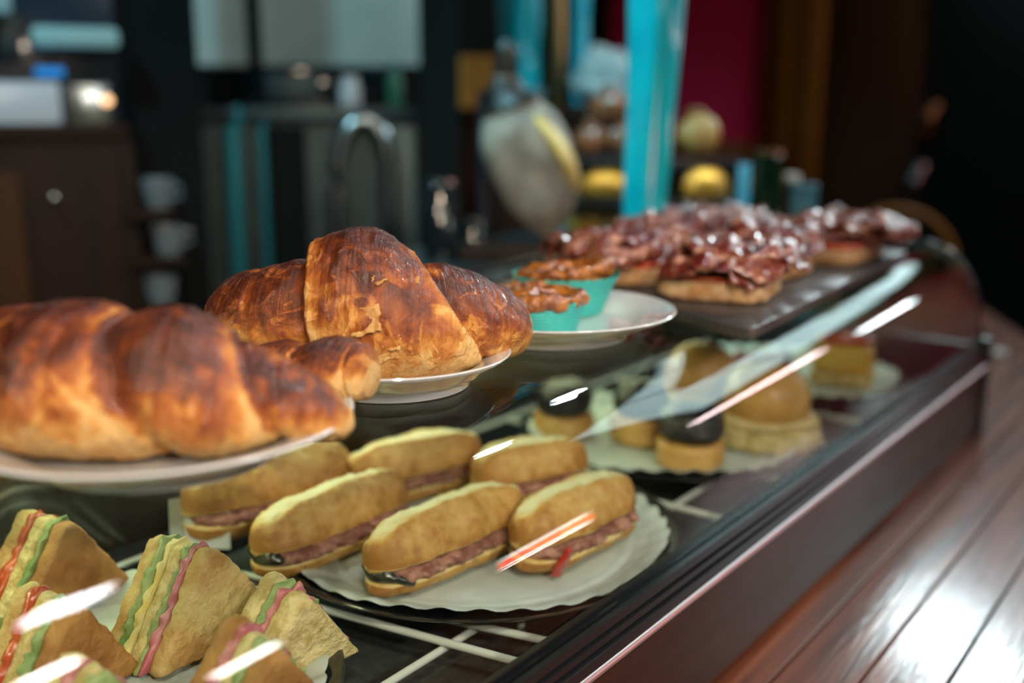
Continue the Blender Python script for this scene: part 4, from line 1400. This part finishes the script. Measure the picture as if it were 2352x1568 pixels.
o = mesh_obj('gold_tube', place(lathe([(0.002, 0), (0.020, 0), (0.020, 0.40), (0.017, 0.405), (0.002, 0.405)], 32), (c_.x, c_.y, zc + 0.0005)), M['brass'], None, angle=50)
tag(o, 'dull gold upright tube between the two cyan rolls', 'tube')
# crumpled cloth and a bowl on the cupboard
c_ = D(1395, 240, dC + 0.06); c_.z = zc + 0.010
g = puck(circle(0.058, 40, 1.15, 0.10, 3), 0.085, 0.03, 72, 10, 0.022, 22, 3, dome=0.03)
o = mesh_obj('crumpled_cloth', place(g, c_), M['cloth'], None, angle=180)
tag(o, 'crumpled grey-white cloth heaped on the tall cupboard', 'cloth')
c_ = D(1215, 250, dC + 0.025); c_.z = zc + 0.0005
o = mesh_obj('bowl', place(lathe([(0.003, 0), (0.018, 0), (0.030, 0.018), (0.036, 0.040), (0.033, 0.040), (0.027, 0.020), (0.003, 0.004)], 40), c_), mat('pale_cyan_glaze', (0.30, 0.62, 0.70), rough=0.15, coat=0.6), None, angle=50)
tag(o, 'small pale cyan bowl at the foot of the wrapped roll', 'bowl')

# ------------------------------------------------------------------ the cured ham on its stand
dH = 1.52
hs = thing('ham_stand', 'dark ham stand with an upright clamp on the rear counter', 'stand', (*D(1230, 600, dH).xy, ZRC + 0.0005))
fz = facing(1230)
bx = xf(box(-0.11, 0.10, -0.05, 0.05, ZRC + 0.0005, ZRC + 0.022, 0.004), Matrix.Translation((*D(1230, 600, dH).xy, 0)) @ Matrix.Rotation(fz, 4, 'Z'))
mesh_obj('base', bx, M['dark_wood'], hs)
a, b = D(1112, 600, dH + 0.06), D(1112, 210, dH + 0.06)
mesh_obj('upright', tube([(a.x, a.y, ZRC + 0.02), (a.x, a.y, b.z)], 0.009, 12), M['black_plastic'], hs)
b2 = D(1140, 200, dH + 0.03)
mesh_obj('clamp', tube([(a.x, a.y, b.z - 0.01), tuple(b2)], 0.008, 12), M['black_plastic'], hs)

hl = thing('cured_ham', 'cured ham leg with dark hoof up and yellow cut fat, on the stand', 'ham', D(1290, 540, dH))
hp = [(1158, 95, 0.010), (1163, 125, 0.015), (1160, 165, 0.017), (1163, 205, 0.024), (1174, 250, 0.044), (1190, 300, 0.060), (1216, 360, 0.066), (1238, 420, 0.060), (1250, 475, 0.048), (1256, 515, 0.030), (1260, 545, 0.010)]


def ham_part(rows, m, name, n=40, flatk=0.65, seed=1.0):
    rr = [tuple(catmull(rows, i / 40)) for i in range(41)]
    V, Fc = [], []
    e = Vector((math.cos(fz), math.sin(fz), 0))
    bk = Vector((-math.sin(fz), math.cos(fz), 0))
    cs = [D(px, py, dH) for px, py, _ in rr]
    for i, c in enumerate(cs):
        tdir = (cs[min(i + 1, 40)] - cs[max(i - 1, 0)]).normalized()
        s = tdir.cross(bk).normalized()
        for k in range(n):
            th = 2 * PI * k / n
            p = c + (s * math.cos(th) + bk * (math.sin(th) * flatk)) * rr[i][2]
            p += (p - c) * 0.14 * noise.noise(p * 18 + Vector((seed, 0, 0)))
            V.append(p)
    for i in range(40):
        for k in range(n):
            Fc.append((i * n + k, i * n + (k + 1) % n, (i + 1) * n + (k + 1) % n, (i + 1) * n + k))
    Fc.append(tuple(reversed(range(n)))); Fc.append(tuple(40 * n + k for k in range(n)))
    mesh_obj(name, (V, Fc), M[m], hl, angle=180)


ham_part(hp[2:], 'ham_skin', 'rind')
ham_part([(1158, 92, 0.006), (1160, 110, 0.014), (1163, 135, 0.0175), (1160, 172, 0.019)], 'hoof', 'hoof', seed=3.0)
ham_part([(1163, 180, 0.020), (1163, 215, 0.030), (1172, 245, 0.044)], 'hoof', 'dark_shank', seed=4.0, flatk=0.75)
ham_part([(1214, 248, 0.006), (1238, 282, 0.012), (1270, 322, 0.015), (1296, 366, 0.016), (1312, 405, 0.013), (1322, 440, 0.005)], 'ham_fat', 'yellow_fat', seed=5.0, flatk=3.1)

# ------------------------------------------------------------------ second little display case
d2 = 1.70
c0 = D(1490, 600, d2)
f2 = facing(1490)
MT2 = Matrix.Translation((c0.x, c0.y, 0)) @ Matrix.Rotation(f2, 4, 'Z')
s2 = scale_at(d2)
W2 = 0.5 * (1700 - 1280) * s2
zt1, zt2 = 0.16 - (458 - 262) * s2, 0.16 - (366 - 262) * s2
c2_ = thing('small_display_case', 'small two-tier display case with black shelves on the rear counter', 'display case', (c0.x, c0.y, ZRC + 0.0005))


def l2(g):
    return xf(g, MT2)


mesh_obj('base', l2(box(-W2, W2, 0, 0.16, ZRC + 0.0005, zt1 - 0.064, 0.003)), M['black_plastic'], c2_)
mesh_obj('shelf', l2(box(-W2, W2, 0, 0.16, zt1 - 0.012, zt1, 0.002)), M['black_plastic'], c2_)
mesh_obj('top', l2(box(-W2, W2, 0, 0.16, zt2 - 0.010, zt2, 0.002)), M['black_plastic'], c2_)
for sx in (-1, 1):
    mesh_obj('corner_post', l2(box(sx * W2 - 0.010, sx * W2 + 0.010, -0.012, 0.004, ZRC + 0.0005, zt2 - 0.004, 0.002)), mat('cyan_acrylic', (0.12, 0.45, 0.62), rough=0.2, coat=0.5), c2_)  # corner posts of plain cyan acrylic
mesh_obj('back_panel', l2(box(-W2, W2, 0.16, 0.165, zt1 - 0.064, zt2)), M['dark_paint'], c2_, smooth=False)
mesh_obj('front_glass', l2(box(-W2 + 0.012, W2 - 0.012, -0.006, -0.003, zt1 - 0.06, zt2 - 0.012)), M['glass'], c2_, smooth=False)


q = MT2 @ Vector((0, 0.03, zt2 - 0.014))
area('small_case_fill', q, q + Vector((-math.sin(f2) * 0.02, math.cos(f2) * 0.02, -0.1)), W2 * 1.7, 0.08, (1.0, 0.92, 0.62), 0.01)  # added fill light to brighten the omelettes, not a fitting of the case


def omelette(label, px, z, rr, h, y, seed):
    xl = (px - 1490) * s2
    g = puck(circle(rr, 48), h, h * 0.3, 64, 8, 0.002, 50, seed, dome=h * 0.5)
    o = mesh_obj('omelette', l2(place(g, (xl, y, z))), M['tortilla'], None, angle=180)
    tag(o, label, 'omelette', 'omelettes in the small case')


omelette('yellow omelette on the upper shelf of the small case, left of the cyan post', 1385, zt1 + 0.0008, 0.046, 0.030, 0.075, 1)
omelette('domed omelette on the upper shelf of the small case, right of the cyan post', 1618, zt1 + 0.0008, 0.036, 0.036, 0.065, 2)
omelette('wide pale omelette on the bottom of the small case', 1375, zt1 - 0.0632, 0.062, 0.026, 0.085, 3)
omelette('small pale omelette at the bottom right of the small case', 1560, zt1 - 0.0632, 0.045, 0.022, 0.085, 5)

# pastries heaped on top of the small case
M['dark_glaze'] = mat('dark_brown_glaze', (0.22, 0.062, 0.022), (0.40, 0.15, 0.06), rough=0.25, scale=26, coat=1.0, bump=0.5, bscale=60)


def pastry(label, px, dy, y, L_, r_, seed, rz=0.0, z=0.0, m='dark_glaze'):
    xl = (px - 1490) * s2
    pts, rad = [], []
    for i in range(25):
        u = 2 * i / 24 - 1
        pts.append((u * L_, -0.25 * L_ * (1 - u * u), 0))
        rad.append(r_ * max(0.12, (1 - abs(u) ** 2.4)) * (1 + 0.09 * math.sin(u * 15)))
    g = tube(pts, rad, 20)
    zmin = min(v.z for v in g[0])
    g = place(g, (xl, y, zt2 + 0.0008 + z - zmin), rz)
    t = thing('glazed_pastry', label, 'pastry', (MT2 @ Vector((xl, y, zt2 + 0.0008 + z))), 'glazed pastries on the small case')
    mesh_obj('crust', l2(g), M[m], t, angle=180)
    ng = puck(circle(r_ * 0.45, 24), 0.006, 0.002, 32, 4, 0.001, 60, seed, dome=0.003)
    mesh_obj('glaze_top', l2(place(ng, (xl, y - 0.2 * L_, zt2 + z - 2 * zmin - 0.003), rz)), M['dark_glaze'], t, angle=180)


pastry('glossy brown pastry at the left end on top of the small case', 1345, 0, 0.060, 0.030, 0.028, 1, 0.2)
pastry('glossy brown pastry next to the cyan post on top of the small case', 1428, 0, 0.050, 0.030, 0.028, 2, -0.3)
pastry('glossy brown pastry stacked on the pair on the small case', 1385, 0, 0.060, 0.034, 0.028, 3, 0.1, 0.054)
pastry('pale ring-shaped pastry at the right end of the small case', 1588, 0, 0.060, 0.036, 0.036, 4, 0.5, 0, 'bun_gold')

# bottle, blue box, dark canisters on the rear counter
def on_rear(px, d):
    c = D(px, 500, d)
    c.z = ZRC + 0.0005
    return c


def on_bar(px, d):
    c = D(px, 500, d)
    c.z = Z_COUNTER + 0.0012
    return c


dG = 1.60
t = thing('green_bottle', 'dark green cut-off bottle on the counter past the case, right of the small case', 'bottle', on_bar(1757, dG))
r_ = 37 * scale_at(dG)
hh = 0.16 - (342 - 262) * scale_at(dG) - Z_COUNTER
mesh_obj('body', place(lathe([(0.003, 0), (r_, 0), (r_ * 1.02, hh * 0.5), (r_, hh - 0.012), (r_ * 0.96, hh - 0.006), (0.003, hh - 0.006)], 40), on_bar(1757, dG)), M['green_glass'], t, angle=50)
mesh_obj('cap', place(lathe([(r_ * 0.2, hh - 0.0058), (r_ * 0.9, hh - 0.0058), (r_ * 0.9, hh), (r_ * 0.2, hh)], 32), on_bar(1757, dG)), M['brass'], t, angle=50)
dX = 1.62
zbx = D(1826, 426, dX).z
bx_ = thing('blue_box', 'tall blue box standing to the right of the dark green bottle', 'box', on_bar(1826, dX))
mesh_obj('body', fbox(1797, 1856, 0, 0, dX, 0.05, Z_COUNTER + 0.0012, zbx - 0.012, 0.002), M['blue_card'], bx_)
mesh_obj('lid', fbox(1796, 1857, 0, 0, dX - 0.001, 0.052, zbx - 0.012, zbx, 0.002), M['blue_card'], bx_)
g = puck(circle(0.012, 24, 1.3), 0.016, 0.005, 32, 5, 0.003, 80, 3)
cc = D(1817, 420, dX + 0.025)
o = mesh_obj('paper_wad', place(g, (cc.x, cc.y, zbx + 0.0006)), M['paper'], None, angle=180)
tag(o, 'small pale paper wad on the blue box', 'paper')
for px, d, r_, hy_, lab in ((1012, 1.50, 0.026, 408, 'black canister with a steel lid beside the dark post'), (1085, 1.56, 0.018, 500, 'short black shaker in front of the ham stand')):
    c = on_rear(px, d)
    hh = 0.16 - (hy_ - 262) * scale_at(d) - ZRC
    t = thing('canister', lab, 'canister', c)
    mesh_obj('body', place(lathe([(0.003, 0), (r_, 0), (r_, hh * 0.9), (r_ * 0.9, hh * 0.93), (0.003, hh * 0.93)], 36), c), M['bottle_black'], t, angle=50)
    mesh_obj('lid', place(lathe([(0.003, hh * 0.931), (r_ * 0.95, hh * 0.931), (r_ * 0.95, hh * 0.985), (r_ * 0.3, hh), (0.003, hh)], 36), c), M['steel'], t, angle=50)

# ------------------------------------------------------------------ back wall joinery
def WX(px, y):
    d = ray(px, 300)
    return d.x * y / d.y


def WZ(px, py, y):
    d = ray(px, py)
    return CAMZ + d.z * y / d.y


YW = 3.30
# daylight window high in the end wall, above and right of the picture
WX0, WX1, WZ0, WZ1 = -0.48, 1.10, 0.62, 1.60
w2 = structure(mesh_obj('window_2', join(box(WX0 - 0.06, WX0, YW - 0.05, YW - 0.001, WZ0 - 0.06, WZ1 + 0.06), box(WX1, WX1 + 0.06, YW - 0.05, YW - 0.001, WZ0 - 0.06, WZ1 + 0.06),
                                         box(WX0, WX1, YW - 0.05, YW - 0.001, WZ0 - 0.06, WZ0), box(WX0, WX1, YW - 0.05, YW - 0.001, WZ1, WZ1 + 0.06)), M['dark_wood'], smooth=False))
ORG[w2.name] = w2.location.copy()
for i in range(3):
    a = WX0 + (WX1 - WX0) * i / 3
    mesh_obj('pane', box(a + 0.012, WX0 + (WX1 - WX0) * (i + 1) / 3 - 0.012, YW - 0.03, YW - 0.02, WZ0, WZ1), M['daylight'], w2, smooth=False)
    if i:
        mesh_obj('mullion', box(a - 0.012, a + 0.012, YW - 0.045, YW - 0.005, WZ0, WZ1), M['dark_wood'], w2, smooth=False)
xa = WX(1766, YW)
structure(mesh_obj('trim_3', join(box(xa, xa + 0.10, YW - 0.05, YW - 0.001, Z_FLOOR, Z_CEIL, 0.006), box(xa + 0.05, xa + 0.085, YW - 0.075, YW - 0.05, Z_FLOOR, Z_CEIL, 0.008)), M['brown_wood'], smooth=True))
structure(mesh_obj('trim_4', box(xa + 0.10, WX(1892, YW), YW - 0.07, YW - 0.001, Z_FLOOR, Z_CEIL, 0.01), M['brown_wood']))
structure(mesh_obj('reflection_screen', box(0.85, 2.54, YW - 0.03, YW - 0.001, Z_FLOOR, 0.54, 0.004), M['dark_wood']))  # unseen dark panel added to keep the crimson wall out of the glass reflections
zl = WZ(1690, 325, YW)
structure(mesh_obj('trim_5', box(-2.05, xa, YW - 0.03, YW - 0.001, Z_FLOOR, zl, 0.004), M['brown_wood']))
xd = WX(1892, YW)
dw = structure(mesh_obj('door_1', box(xd, WX(2125, YW), YW - 0.04, YW - 0.001, Z_FLOOR, 0.54, 0.004), mat('deep_brown_wood', (0.036, 0.012, 0.003), (0.052, 0.018, 0.005), rough=0.5, spec=0.2, scale=3, stretch=(9, 9, 0.8))))
structure(mesh_obj('door_2', box(WX(2125, YW), 0.0, YW - 0.05, YW - 0.001, Z_FLOOR, 0.54, 0.004), M['dark_paint']))
d2_ = bpy.data.objects['door_2']
ORG['door_2'] = d2_.location.copy()
for (pa, pb, m_) in ((235, 305, 'brass'), (370, 455, 'steel')):
    xx = WX(2160, YW) if m_ == 'brass' else WX(2140, YW)
    mesh_obj('handle', tube([(xx, YW - 0.09, WZ(2150, pa, YW)), (xx - 0.012, YW - 0.10, WZ(2150, (pa + pb) / 2, YW)), (xx - 0.02, YW - 0.09, WZ(2150, pb, YW))], 0.022, 12), M[m_], d2_)

# hoop-backed bar stool past the end of the counter
dS = 2.78
q = D(2075, 600, dS)
st = thing('bar_stool', 'dark bar stool with a bent brown wooden hoop back past the counter end', 'stool', (q.x, q.y, Z_FLOOR))
fs = facing(2075)
MS = Matrix.Translation((q.x, q.y, 0)) @ Matrix.Rotation(fs, 4, 'Z')
hoop = []
ztop = 0.16 - (466 - 262) * scale_at(dS)
for i in range(33):
    a = PI * i / 32
    hoop.append((0.145 * math.cos(a) - 0.02, 0.0, ztop - 0.19 + 0.19 * math.sin(a) ** 0.8))
hoop = [(0.115, 0.02, -0.50)] + hoop + [(-0.155, 0.02, -0.50)]
mesh_obj('hoop_back', xf(tube(hoop, 0.010, 12), MS), M['brown_wood'], st)
mesh_obj('seat', xf(puck(circle(0.17, 48), 0.03, 0.01, 64, 6), MS @ Matrix.Translation((-0.02, 0.17, -0.53))), M['dark_wood'], st)
for sx in (-1, 1):
    for sy in (0.06, 0.28):
        mesh_obj('leg', xf(tube([(-0.02 + sx * 0.10, sy, -0.53), (-0.02 + sx * 0.14, sy + (sy - 0.17) * 0.3, Z_FLOOR)], 0.014, 10), MS), M['dark_wood'], st)
ring = [(-0.02 + 0.13 * math.cos(2 * PI * i / 24), 0.17 + 0.13 * math.sin(2 * PI * i / 24), -1.05) for i in range(25)]
mesh_obj('foot_ring', xf(tube(ring, 0.008, 8), MS), M['brass'], st)
# scrap of paper past the case
cc = P(2283, 812, Z_COUNTER + 0.004)
g = puck([(-.02, -.012), (.018, -.014), (.022, .012), (-.018, .014)], 0.010, 0.003, 40, 5, 0.003, 60, 8)
o = mesh_obj('paper_napkin', place(g, (cc.x, cc.y, Z_COUNTER + 0.0012), 0.5), M['porcelain'], None, angle=180)
tag(o, 'small crumpled white napkin on the counter past the case end', 'napkin')
